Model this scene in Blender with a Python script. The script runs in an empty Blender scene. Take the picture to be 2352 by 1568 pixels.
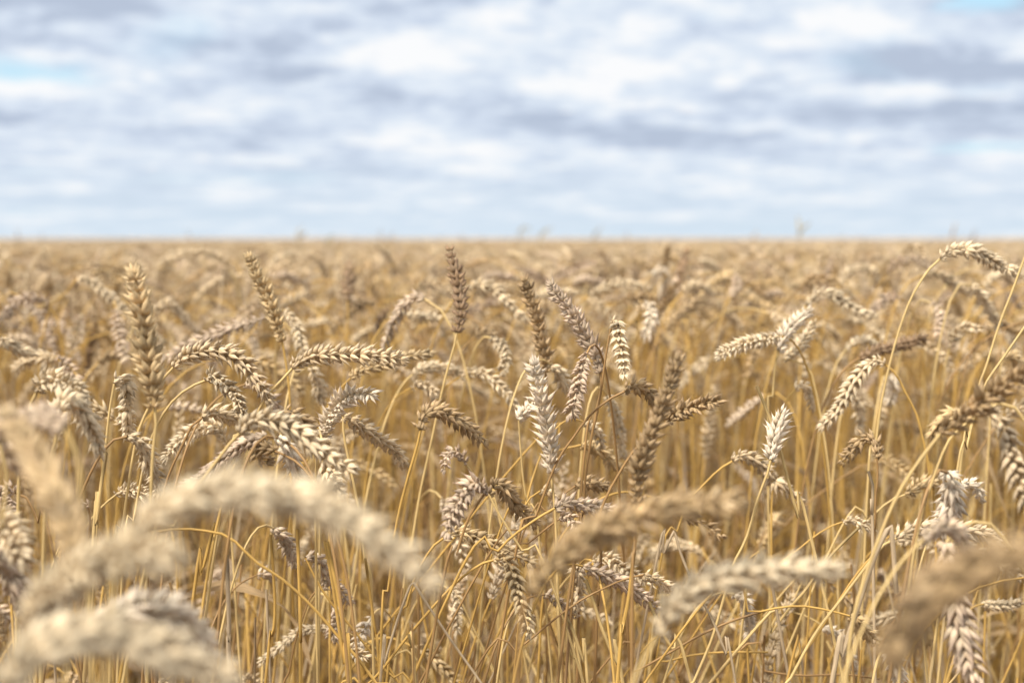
import bpy, math, random
import numpy as np
from mathutils import Vector

SC = bpy.context.scene
R = math.radians
rng = np.random.default_rng(11)
random.seed(5)

# ------------------------------------------------------------------ camera
EYE = 0.88
LENS = 50.0
FPX = 2352 * LENS / 36.0            # focal length in pixels of the 2352 px wide view
HORIZON = 548.0                     # row of the horizon in that view
PITCH = math.atan((784 - HORIZON) / FPX)
cam = bpy.data.cameras.new('camera'); cam_ob = bpy.data.objects.new('camera', cam)
SC.collection.objects.link(cam_ob); SC.camera = cam_ob
cam.lens = LENS; cam.sensor_width = 36.0
cam.clip_start = 0.02; cam.clip_end = 20000
cam_ob.location = (0, 0, EYE)
cam_ob.rotation_euler = (math.pi / 2 - PITCH, 0, 0)
cam.dof.use_dof = True
cam.dof.focus_distance = 1.16
cam.dof.aperture_fstop = 4.6
cam.dof.aperture_blades = 0

# ------------------------------------------------------------------ sun, sky, exposure
SUN_EL, SUN_AZ = R(50), R(-138)      # azimuth from +Y towards +X: the sun stands behind thin cloud, up to the left
sun = bpy.data.lights.new('sun', 'SUN'); sun.energy = 3.5; sun.angle = R(9); sun.color = (1.0, 0.932, 0.81)
sun_ob = bpy.data.objects.new('sun', sun); SC.collection.objects.link(sun_ob)
sdir = Vector((math.cos(SUN_EL) * math.sin(SUN_AZ), math.cos(SUN_EL) * math.cos(SUN_AZ), math.sin(SUN_EL)))
sun_ob.rotation_euler = (-sdir).to_track_quat('-Z', 'Y').to_euler()
SC.view_settings.view_transform = 'Standard'
SC.view_settings.look = 'None'
SC.view_settings.exposure = 0.71
SC.view_settings.gamma = 1.0
SC.cycles.max_bounces = 7
SC.cycles.diffuse_bounces = 3
SC.cycles.glossy_bounces = 2
SC.cycles.transmission_bounces = 4
SC.cycles.use_adaptive_sampling = True
SC.cycles.adaptive_threshold = 0.012
SC.cycles.use_denoising = True


def build_sky():
    w = bpy.data.worlds.new('World'); SC.world = w; w.use_nodes = True
    nt = w.node_tree; N = nt.nodes; L = nt.links; N.clear()
    out = N.new('ShaderNodeOutputWorld'); bg = N.new('ShaderNodeBackground'); L.new(bg.outputs[0], out.inputs[0])
    bg.inputs['Strength'].default_value = 0.1
    sky = N.new('ShaderNodeTexSky'); sky.sky_type = 'NISHITA'; sky.sun_disc = False
    sky.sun_elevation = SUN_EL; sky.sun_rotation = SUN_AZ; sky.air_density = 1.0; sky.dust_density = 1.5
    tc = N.new('ShaderNodeTexCoord'); sep = N.new('ShaderNodeSeparateXYZ'); L.new(tc.outputs['Generated'], sep.inputs[0])

    def val(x, sock):
        if isinstance(x, (int, float)): sock.default_value = x
        else: L.new(x, sock)

    def m(op, a, b=None, c=None, clamp=False):
        n = N.new('ShaderNodeMath'); n.operation = op; n.use_clamp = clamp
        val(a, n.inputs[0])
        if b is not None: val(b, n.inputs[1])
        if c is not None: val(c, n.inputs[2])
        return n.outputs[0]
    X, Y, Z = sep.outputs
    az = m('ARCTAN2', X, Y)
    el = m('ARCSINE', Z)
    elp = m('MAXIMUM', el, 0.0)
    # clouds crowd together towards the horizon
    lv = m('LOGARITHM', m('ADD', elp, 0.035), 2.718281828)

    def noise(sa, sv, off, detail=4, rough=0.5, dist=0.0):
        cb = N.new('ShaderNodeCombineXYZ')
        L.new(m('MULTIPLY', az, sa), cb.inputs[0]); L.new(m('MULTIPLY', lv, sv), cb.inputs[1]); cb.inputs[2].default_value = off
        n = N.new('ShaderNodeTexNoise'); L.new(cb.outputs[0], n.inputs['Vector'])
        n.inputs['Scale'].default_value = 1; n.inputs['Detail'].default_value = detail
        n.inputs['Roughness'].default_value = rough; n.inputs['Distortion'].default_value = dist
        return n.outputs['Fac']
    n1 = noise(9.0, 5.5, 3.1, 5, 0.58, 0.3)
    n2 = noise(23.0, 13.0, 7.7, 5, 0.6, 0.3)
    n3 = noise(6.0, 3.2, 12.3, 3, 0.5, 0.0)
    # the cloud masses as they stand in this sky: (azimuth, elevation, half width, half height, amount)
    def P(x, y): return ((x - 1176) / 3267.0, (548 - y) / 3267.0)
    lit = [(940, 130, 150, 40, .55), (590, 275, 60, 28, .4), (120, 225, 120, 30, .6), (25, 205, 40, 20, .35), (1010, 150, 70, 40, .3),
           (1890, 75, 150, 38, .6), (2290, 160, 90, 25, .5), (2010, 228, 110, 20, .7), (1390, 190, 130, 45, .35), (1480, 175, 90, 25, .3),
           (1770, 180, 120, 28, .45), (1560, 260, 70, 22, .45), (850, 322, 110, 17, .6), (980, 340, 90, 14, .4), (1310, 340, 160, 22, .35),
           (1290, 240, 80, 22, .4), (1250, 60, 120, 30, .25), (550, 425, 60, 16, .35), (1110, 355, 26, 16, .4), (1800, 400, 60, 22, .5),
           (2040, 375, 50, 30, .4), (2270, 375, 120, 25, .35), (1560, 22, 240, 18, .35), (400, 70, 190, 30, .2), (730, 60, 160, 26, .3),
           (240, 90, 120, 20, .15), (1620, 150, 200, 40, .3), (1420, 400, 260, 16, .2), (1660, 445, 110, 10, .3), (1300, 455, 110, 9, .3)]
    dark = [(130, 20, 230, 45, .9), (620, 172, 120, 30, .75), (800, 60, 170, 18, .4), (900, 235, 90, 20, .45), (520, 115, 160, 22, .45),
            (200, 290, 170, 15, .55), (30, 297, 60, 12, .5), (470, 312, 110, 16, .4), (2020, 165, 135, 27, 1.25), (2230, 185, 160, 26, .9),
            (2150, 270, 230, 28, .85), (1700, 222, 120, 22, .7), (1270, 262, 200, 30, .6), (1480, 320, 190, 22, .6), (1330, 300, 230, 22, .45),
            (2310, 35, 85, 42, 1.0), (880, 5, 220, 26, .6), (1780, 95, 180, 30, .25), (2000, 345, 170, 14, .3), (60, 130, 160, 22, .35),
            (750, 300, 100, 14, .35), (1240, 150, 60, 30, .2), (2300, 310, 160, 18, .5), (640, 420, 240, 12, .25), (1520, 105, 200, 16, .2)]
    gap = [(115, 186, 120, 20, .95), (195, 208, 60, 16, .6), (2190, 46, 95, 17, 1.45), (2210, 350, 150, 13, 1.25), (330, 345, 90, 10, .4), (1150, 300, 70, 10, .4), (1600, 350, 80, 9, .4), (620, 225, 90, 22, .35), (400, 195, 50, 26, .2)]

    def blobs(lst):
        acc = 0.0
        for (x, y, hw, hh, a) in lst:
            ca, ce = P(x, y)
            dx = m('MULTIPLY', m('SUBTRACT', az_w, ca), 3267.0 / hw)
            dy = m('MULTIPLY', m('SUBTRACT', el_w, ce), 3267.0 / hh)
            r2 = m('ADD', m('MULTIPLY', dx, dx), m('MULTIPLY', dy, dy))
            g = m('POWER', 2.718281828, m('MULTIPLY', r2, -0.8))
            acc = m('MULTIPLY_ADD', g, a, acc)
        return acc
    # ragged edges: bend the coordinates with noise
    az_w = m('ADD', az, m('MULTIPLY', m('SUBTRACT', n2, 0.5), 0.085))
    el_w = m('ADD', el, m('MULTIPLY', m('SUBTRACT', noise(24.0, 9.0, 31.0, 3, .5), 0.5), 0.020))
    bl, bd, bgp = blobs(lit), blobs(dark), blobs(gap)
    n4 = noise(52.0, 30.0, 41.0, 4, 0.6, 0.2)
    base = m('MULTIPLY_ADD', m('SUBTRACT', n1, 0.5), 1.7, m('ADD', m('MULTIPLY', m('SUBTRACT', n2, 0.5), 2.0), m('MULTIPLY', m('SUBTRACT', n4, 0.5), 1.3)))
    br = m('ADD', m('ADD', base, 0.54), m('SUBTRACT', m('MULTIPLY', bl, 0.85), m('MULTIPLY', bd, 0.80)), clamp=True)
    ramp = N.new('ShaderNodeValToRGB'); L.new(br, ramp.inputs[0])
    e = ramp.color_ramp.elements
    e[0].position = 0.0; e[0].color = (0.48, 0.555, 0.69, 1)
    e[1].position = 1.0; e[1].color = (0.95, 0.96, 0.975, 1)
    k = e.new(0.35); k.color = (0.63, 0.715, 0.85, 1)
    k = e.new(0.68); k.color = (0.77, 0.845, 0.935, 1)
    # paler, bluer air low down
    low = N.new('ShaderNodeMapRange'); L.new(el, low.inputs[0])
    low.inputs[1].default_value = 0.0; low.inputs[2].default_value = 0.062; low.inputs[3].default_value = 1.0; low.inputs[4].default_value = 0.0; low.clamp = True
    lowf = m('MULTIPLY', m('MULTIPLY', low.outputs[0], m('SUBTRACT', 1.2, br)), 0.95, clamp=True)
    mx = N.new('ShaderNodeMix'); mx.data_type = 'RGBA'; L.new(lowf, mx.inputs[0]); L.new(ramp.outputs[0], mx.inputs[6]); mx.inputs[7].default_value = (0.67, 0.79, 0.89, 1)
    # open sky in the gaps: Nishita blue, thin veil over it
    gf = m('ADD', m('MULTIPLY', m('SUBTRACT', n3, 0.64), 2.6), bgp, clamp=True)
    veil = N.new('ShaderNodeMix'); veil.data_type = 'RGBA'; veil.inputs[0].default_value = 0.72
    L.new(sky.outputs[0], veil.inputs[6]); veil.inputs[7].default_value = (3.3, 5.2, 6.3, 1)
    # the cloud deck overhead is a neutral, faintly warm white
    wu = N.new('ShaderNodeMapRange'); L.new(el, wu.inputs[0]); wu.inputs[1].default_value = 0.2; wu.inputs[2].default_value = 0.7
    wu.inputs[3].default_value = 0.0; wu.inputs[4].default_value = 0.85; wu.clamp = True
    wm = N.new('ShaderNodeMix'); wm.data_type = 'RGBA'; L.new(wu.outputs[0], wm.inputs[0]); L.new(mx.outputs[2], wm.inputs[6]); wm.inputs[7].default_value = (.96, .93, .875, 1)
    sc10 = N.new('ShaderNodeVectorMath'); sc10.operation = 'SCALE'; L.new(wm.outputs[2], sc10.inputs[0])
    # overcast light is stronger towards the zenith
    up = N.new('ShaderNodeMapRange'); L.new(el, up.inputs[0]); up.inputs[1].default_value = 0.2; up.inputs[2].default_value = 1.2
    up.inputs[3].default_value = 6.2; up.inputs[4].default_value = ZENITH; up.clamp = True
    L.new(up.outputs[0], sc10.inputs['Scale'])
    fin = N.new('ShaderNodeMix'); fin.data_type = 'RGBA'; L.new(gf, fin.inputs[0]); L.new(sc10.outputs[0], fin.inputs[6]); L.new(veil.outputs[2], fin.inputs[7])
    L.new(fin.outputs[2], bg.inputs['Color'])
    w.cycles.sampling_method = 'MANUAL'; w.cycles.sample_map_resolution = 512


ZENITH = 9.4
build_sky()

# ------------------------------------------------------------------ materials
def straw_material(name, streak=0.35, rough=0.55, transl=0.18, bump=0.25, fine=1.0, spots=.60):
    mt = bpy.data.materials.new(name); mt.use_nodes = True
    nt = mt.node_tree; N = nt.nodes; L = nt.links; N.clear()
    out = N.new('ShaderNodeOutputMaterial')
    at = N.new('ShaderNodeAttribute'); at.attribute_name = 'tint'
    gr = N.new('ShaderNodeAttribute'); gr.attribute_name = 'grain'
    ns = N.new('ShaderNodeTexNoise'); ns.inputs['Scale'].default_value = 3.0 * fine; ns.inputs['Detail'].default_value = 3; ns.inputs['Roughness'].default_value = .6
    L.new(gr.outputs['Vector'], ns.inputs['Vector'])
    mr = N.new('ShaderNodeMapRange'); L.new(ns.outputs['Fac'], mr.inputs[0])
    mr.inputs[1].default_value = .3; mr.inputs[2].default_value = .7; mr.inputs[3].default_value = 1 - streak; mr.inputs[4].default_value = 1 + streak * .45
    mul = N.new('ShaderNodeVectorMath'); mul.operation = 'SCALE'; L.new(at.outputs['Color'], mul.inputs[0]); L.new(mr.outputs[0], mul.inputs['Scale'])
    # small dark weathering flecks
    ns2 = N.new('ShaderNodeTexNoise'); ns2.inputs['Scale'].default_value = 7.0 * fine; ns2.inputs['Detail'].default_value = 2
    L.new(gr.outputs['Vector'], ns2.inputs['Vector'])
    mr2 = N.new('ShaderNodeMapRange'); L.new(ns2.outputs['Fac'], mr2.inputs[0]); mr2.inputs[1].default_value = spots; mr2.inputs[2].default_value = spots + .12; mr2.inputs[3].default_value = 0; mr2.inputs[4].default_value = .55
    mix = N.new('ShaderNodeMix'); mix.data_type = 'RGBA'; L.new(mr2.outputs[0], mix.inputs[0]); L.new(mul.outputs[0], mix.inputs[6]); mix.inputs[7].default_value = (.17, .10, .06, 1)
    bp = N.new('ShaderNodeBump'); bp.inputs['Strength'].default_value = bump; bp.inputs['Distance'].default_value = .0006
    L.new(ns.outputs['Fac'], bp.inputs['Height'])
    pr = N.new('ShaderNodeBsdfPrincipled'); L.new(mix.outputs[2], pr.inputs['Base Color'])
    pr.inputs['Roughness'].default_value = rough; pr.inputs['Specular IOR Level'].default_value = .22
    L.new(bp.outputs[0], pr.inputs['Normal'])
    tr = N.new('ShaderNodeBsdfTranslucent'); L.new(mix.outputs[2], tr.inputs['Color'])
    ms = N.new('ShaderNodeMixShader'); ms.inputs[0].default_value = transl
    L.new(pr.outputs[0], ms.inputs[1]); L.new(tr.outputs[0], ms.inputs[2]); L.new(ms.outputs[0], out.inputs[0])
    return mt


M_EAR = straw_material('ripe_ear_husk', .36, .50, .09, .6)
M_STEM = straw_material('dry_straw', .42, .42, .06, .4, 1.0, .565)
M_LEAF = straw_material('dry_leaf', .40, .60, .35, .4)


def rgb_noise_mat(name, cols, scale, rough=.9, bump=0.0, stretch=(1, 1, 1)):
    mt = bpy.data.materials.new(name); mt.use_nodes = True
    nt = mt.node_tree; N = nt.nodes; L = nt.links
    pr = N['Principled BSDF']; pr.inputs['Roughness'].default_value = rough; pr.inputs['Specular IOR Level'].default_value = .15
    tc = N.new('ShaderNodeTexCoord'); mp = N.new('ShaderNodeMapping'); mp.inputs['Scale'].default_value = stretch; L.new(tc.outputs['Object'], mp.inputs[0])
    a = N.new('ShaderNodeTexNoise'); a.inputs['Scale'].default_value = scale; a.inputs['Detail'].default_value = 9; a.inputs['Roughness'].default_value = .68
    L.new(mp.outputs[0], a.inputs['Vector'])
    r = N.new('ShaderNodeValToRGB'); L.new(a.outputs['Fac'], r.inputs[0])
    e = r.color_ramp.elements
    e[0].position = .32; e[0].color = (*cols[0], 1); e[1].position = .68; e[1].color = (*cols[-1], 1)
    if len(cols) == 3:
        k = e.new(.5); k.color = (*cols[1], 1)
    L.new(r.outputs[0], pr.inputs['Base Color'])
    if bump:
        b = N.new('ShaderNodeBump'); b.inputs['Strength'].default_value = bump; b.inputs['Distance'].default_value = .05
        L.new(a.outputs['Fac'], b.inputs['Height']); L.new(b.outputs[0], pr.inputs['Normal'])
    return mt


# linear colours of husks and straw
COL = {
    'w': ((.90, .77, .59), (.86, .71, .56)),      # bleached
    'c': ((.81, .635, .41), (.85, .705, .50)),      # cream
    't': ((.69, .52, .315), (.74, .59, .405)),      # tan
    'g': ((.64, .45, .225), (.70, .53, .30)),      # golden
    'k': ((.86, .70, .475), (.88, .75, .54)),      # pale cream, ripe and clean
    'h': ((.57, .41, .22), (.50, .35, .20)),      # honey brown
    'b': ((.50, .35, .185), (.43, .295, .17)),     # brown
    'd': ((.34, .225, .13), (.27, .175, .11)),    # dark
    'l': ((.68, .53, .38), (.52, .38, .29)),      # grey, weathered
}
STEM = {'g': (.64, .40, .115), 'p': (.72, .52, .23), 'b': (.40, .24, .10), 'l': (.56, .43, .28), 'o': (.58, .35, .10)}


# ------------------------------------------------------------------ geometry helpers
class MB:
    """collects quads with a colour and a grain coordinate for every vertex"""
    def __init__(s): s.v = []; s.f = []; s.t = []; s.g = []; s.n = 0

    def add(s, v, f, t, g):
        s.v.append(v.astype(np.float32)); s.f.append(f.astype(np.int32) + s.n); s.t.append(t.astype(np.float32)); s.g.append(g.astype(np.float32)); s.n += len(v)

    def mesh(s, name, mat, origin=(0, 0, 0)):
        me = bpy.data.meshes.new(name)
        v = np.concatenate(s.v) - np.array(origin, dtype=np.float32); f = np.concatenate(s.f)
        t = np.concatenate(s.t); g = np.concatenate(s.g)
        t = t / np.maximum(t.max(1, keepdims=True) / .90, 1)
        me.vertices.add(len(v)); me.vertices.foreach_set('co', v.ravel())
        me.loops.add(f.size); me.loops.foreach_set('vertex_index', f.ravel())
        me.polygons.add(len(f)); me.polygons.foreach_set('loop_start', np.arange(0, f.size, 4, dtype=np.int32))
        me.polygons.foreach_set('loop_total', np.full(len(f), 4, dtype=np.int32))
        me.polygons.foreach_set('use_smooth', np.ones(len(f), dtype=bool))
        a = me.attributes.new('tint', 'FLOAT_COLOR', 'POINT')
        a.data.foreach_set('color', np.concatenate([np.clip(t, 0.01, .95), np.ones((len(t), 1), np.float32)], 1).ravel())
        a = me.attributes.new('grain', 'FLOAT_VECTOR', 'POINT'); a.data.foreach_set('vector', g.ravel())
        me.materials.append(mat); me.update(calc_edges=True)
        return me

    def build(s, name, mat, parent=None, origin=(0, 0, 0)):
        ob = bpy.data.objects.new(name, s.mesh(name, mat, origin)); SC.collection.objects.link(ob)
        if parent is not None: ob.parent = parent
        return ob


def unit(a): return a / np.maximum(np.linalg.norm(a, axis=-1, keepdims=True), 1e-9)


def smooth_path(pts, n):
    """Catmull-Rom through pts, n samples evenly spaced along the length"""
    p = np.asarray(pts, float)
    if len(p) == 2: p = np.array([p[0], (p[0] + p[1]) / 2, p[1]])
    q = np.vstack([2 * p[0] - p[1], p, 2 * p[-1] - p[-2]])
    out = []
    for i in range(1, len(q) - 2):
        t = np.linspace(0, 1, 10, endpoint=False)[:, None]
        a, b, c, d = q[i - 1], q[i], q[i + 1], q[i + 2]
        out.append(.5 * ((2 * b) + (c - a) * t + (2 * a - 5 * b + 4 * c - d) * t ** 2 + (3 * b - a - 3 * c + d) * t ** 3))
    out.append(p[-1:]); o = np.vstack(out)
    s = np.r_[0, np.cumsum(np.linalg.norm(np.diff(o, axis=0), axis=1))]
    u = np.linspace(0, s[-1], n)
    return np.stack([np.interp(u, s, o[:, k]) for k in range(3)], 1), s[-1]


def frames(p, up=(0., 1., 0.)):
    t = unit(np.gradient(p, axis=0)); u = np.zeros_like(p)
    a = np.asarray(up, float); a = a - t[0] * a.dot(t[0])
    if np.linalg.norm(a) < 1e-3: a = np.array([1., 0, 0]); a = a - t[0] * a.dot(t[0])
    u[0] = a / np.linalg.norm(a)
    for i in range(1, len(p)):
        a = u[i - 1] - t[i] * u[i - 1].dot(t[i]); u[i] = a / max(np.linalg.norm(a), 1e-9)
    return t, u, np.cross(t, u)


def tube(mb, p, rad, sides, tint, flat=1.0):
    """tint: (K,3) colours along the path"""
    K = len(p); t, u, v = frames(p)
    an = np.arange(sides) * 2 * math.pi / sides
    ring = np.cos(an)[None, :, None] * u[:, None, :] + np.sin(an)[None, :, None] * v[:, None, :] * flat
    V = (p[:, None, :] + ring * np.asarray(rad)[:, None, None]).reshape(-1, 3)
    i = np.arange(K - 1)[:, None] * sides; j = np.arange(sides)[None, :]; j2 = (j + 1) % sides
    F = np.stack([i + j, i + j2, i + sides + j2, i + sides + j], -1).reshape(-1, 4)
    s = np.r_[0, np.cumsum(np.linalg.norm(np.diff(p, axis=0), axis=1))]
    off = rng.random(3) * 90
    G = np.stack([np.broadcast_to(np.cos(an) * 1.1, (K, sides)), np.broadcast_to(np.sin(an) * 1.1, (K, sides)), np.broadcast_to((s * 14)[:, None], (K, sides))], -1).reshape(-1, 3) + off
    mb.add(V, F, np.repeat(tint, sides, axis=0), G)


def husk_template(rings, sides, fat=1.0):
    vv, ww = rings
    an = np.arange(sides) * 2 * math.pi / sides + .3
    V = []; G = []
    for v, w in zip(vv, ww):
        for a in an:
            x = math.cos(a) * w * .5; y = math.sin(a) * w * .5 * .82
            y += .10 * math.sin(math.pi * min(v, 1)) * fat + (.16 * max(0, v - .72))     # belly, tip turned a little outward
            V.append((x, y, v)); G.append((math.cos(a) * .8, math.sin(a) * .8, v * .9))
    K = len(vv)
    F = [(i * sides + j, i * sides + (j + 1) % sides, (i + 1) * sides + (j + 1) % sides, (i + 1) * sides + j) for i in range(K - 1) for j in range(sides)]
    return np.array(V), np.array(F), np.array(G)


T_HI = husk_template(((0, .10, .26, .44, .60, .75, .87, .98, 1.24), (.30, .74, .98, .98, .80, .52, .27, .10, .012)), 8)
T_MID = husk_template(((0, .2, .5, .78, 1.08), (.4, .92, .98, .52, .02)), 5)
T_LO = husk_template(((0, .3, .65, 1.05), (.4, 1.0, .8, .02)), 4)


def ear_husks(path, L, lod, roll, style, col, r):
    """husks of one ear -> pos, frame (rows x,y,z scaled), tint, tip tint, spikelet index
    style: dict(splay, size, gap, sparse)"""
    sp = 0.0040 * style.get('gap', 1.0) * (1.0 if lod == 0 else 1.12 if lod == 1 else 1.45)
    n = max(7, int(round(L / sp)))
    P, _ = smooth_path(path, n * 2 + 1)
    t, u, v = frames(P)
    ca, sa = math.cos(roll), math.sin(roll)
    U = u * ca + v * sa; W = -u * sa + v * ca
    c0, c1 = np.array(col[0]), np.array(col[1])
    if lod == 0: fans = (-30, 2, 30, -46, 46); big = (1.0, 1.06, 1.0, .80, .80); tilts = (25, 33, 26, 17, 17)
    elif lod == 1: fans = (-30, 0, 30); big = (1.12, 1.08, 1.12); tilts = (25, 31, 25)
    else: fans = (-26, 26); big = (1.35, 1.35); tilts = (28, 28)
    pos = []; fr = []; tn = []; tp = []; si = []
    splay = style.get('splay', 1.0); size = style.get('size', 1.0)
    gs = .3 if c0[0] > .88 else 1; ga, gb = 1 + r.normal() * .09 * gs, 1 + r.normal() * .10 * gs; bleach = max(0, r.normal() * .22 + .06) * (.15 if c0[0] < .55 else 1); ph = r.random() * 6
    for k in range(n + 1):
        f = k / n
        i = min(2 * n, int(round(f * 2 * n)))
        last = k == n
        side = 1 if k % 2 else -1
        env = (.66 + .34 * min(1, f / .22)) * (1 - .30 * max(0, (f - .62) / .38))
        if not last and style.get('sparse', 0) > r.random(): continue
        ev = (1 + r.normal() * .10) * (.72 if r.random() < .05 else 1)
        br = (1 + r.normal() * .12) * (ga * (1 - f) + gb * f) * (1 + .06 * math.sin(f * 7 + ph))
        jt = r.normal(0, 5, 2)
        for b, s_, tl in zip(fans, big, tilts):
            A = R(0 if last else (tl + jt[0]) * splay + r.normal() * 7); B = R(b * (.62 if last else 1) * (.75 + .25 * splay) + jt[1] + r.normal() * 6)
            d = t[i] * math.cos(A) * math.cos(B) + side * U[i] * math.sin(A) * math.cos(B) + W[i] * math.sin(B)
            nrm = side * U[i] * math.cos(B) * (1 if not last else .3) + W[i] * math.sin(B) * 1.3
            nrm = nrm - d * nrm.dot(d); nrm /= max(np.linalg.norm(nrm), 1e-6)
            x = np.cross(nrm, d)
            ln = .0101 * env * s_ * ev * size * (1 + r.normal() * .05) * style.get('awn', 1.0)
            wd = .0041 * env * ev * size * (1.0 if lod == 0 else 1.15 if lod == 1 else 1.45) * (1 + r.normal() * .06)
            pos.append(P[i] + side * U[i] * .0011 + W[i] * math.sin(B) * .0022 * size)
            fr.append(np.stack([x * wd, nrm * wd, d * ln]))
            q = br * (1 + r.normal() * .07)
            mixb = .35 if r.random() < .12 else 0
            cc = c0 * (1 - mixb) + np.array((.36, .22, .10)) * mixb
            bl_ = min(.7, bleach * (f + .3) + (.3 if r.random() < .06 else 0) * (.4 if c0[0] < .55 else 1)); cc = cc * (1 - bl_) + np.array((.82, .69, .49)) * bl_
            tn.append(cc * q)
            tp.append(c1 * q * (.72 if r.random() < .22 else 1)); si.append(k)
    return np.array(pos), np.array(fr), np.array(tn), np.array(tp), np.array(si), P, t


def add_husks(mb, T, pos, fr, tn, tp, r):
    V, F, G = T
    n, m_ = len(pos), len(V)
    P = np.einsum('mk,nkj->nmj', V, fr) + pos[:, None, :]
    w = np.clip((V[:, 2] - .35) / .6, 0, 1)[None, :, None]
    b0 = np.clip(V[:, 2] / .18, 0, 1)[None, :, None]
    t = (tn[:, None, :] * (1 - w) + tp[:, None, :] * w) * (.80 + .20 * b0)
    g = G[None] + (r.random((n, 1, 3)) * 60)
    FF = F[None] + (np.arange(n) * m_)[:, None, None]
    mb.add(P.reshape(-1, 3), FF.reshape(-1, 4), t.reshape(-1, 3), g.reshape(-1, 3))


def stem_into(mb, path, r0, r1, sides, n, cols, r, nodes=True):
    """r0 at the ground, r1 at the neck; path runs from the ground up"""
    p, L = smooth_path(path, n)
    f = np.linspace(0, 1, n)
    rad = r0 * (1 - f) + r1 * f
    c = np.array(cols[0])[None] * (1 - f)[:, None] + np.array(cols[1])[None] * f[:, None]
    c = c * (1 + .05 * np.sin(f * 23 + r.random() * 9))[:, None]
    if nodes:
        for z in (.24 + r.random() * .1, .52 + r.random() * .16):
            s = np.exp(-((f - z) * L / .0045) ** 2)
            rad = rad * (1 + .45 * s)
            rad = rad * np.where((f < z) & (f > z - .16), 1.14, 1)
            c = c * (1 - .6 * s[:, None])
            # the sheath below a joint is a bit thicker and greyer
            c = np.where(((f < z) & (f > z - .08))[:, None], c * np.array((.95, .98, 1.15)), c)
    tube(mb, p, rad, sides, c)
    return p, L


def leaf_into(mb, base, d, L, w, r, col, n=9):
    """a dry ribbon that droops and twists"""
    d = unit(np.array(d, float)); p = [np.array(base, float)]
    dr = .5 + r.random() * 1.3
    for i in range(n - 1):
        d = unit(d + np.array((r.normal() * .12, r.normal() * .12, -dr * 1.6 / n)))
        p.append(p[-1] + d * L / (n - 1))
    p = np.array(p); t, u, v = frames(p, (0, 0, 1))
    tw = np.linspace(0, r.normal() * 2.2, n) + r.random() * 3
    a = u * np.cos(tw)[:, None] + v * np.sin(tw)[:, None]; b = np.cross(t, a)
    ww = w * np.sin(np.clip(np.linspace(.22, 1, n), 0, 1) * math.pi) ** .6 * .5 + .0002
    V = np.stack([p - a * ww[:, None], p + b * ww[:, None] * .35, p + a * ww[:, None]], 1).reshape(-1, 3)
    F = []
    for i in range(n - 1):
        for j in range(2): F.append((i * 3 + j, i * 3 + j + 1, i * 3 + 4 + j, i * 3 + 3 + j))
    G = np.stack([np.tile((0, 1.5, 3.), n), np.zeros(3 * n), np.repeat(np.linspace(0, 2, n), 3)], 1) + r.random(3) * 50
    c = np.tile(np.array(col) * (1 + r.normal() * .1), (3 * n, 1))
    mb.add(V, np.array(F), c, G)

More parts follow.
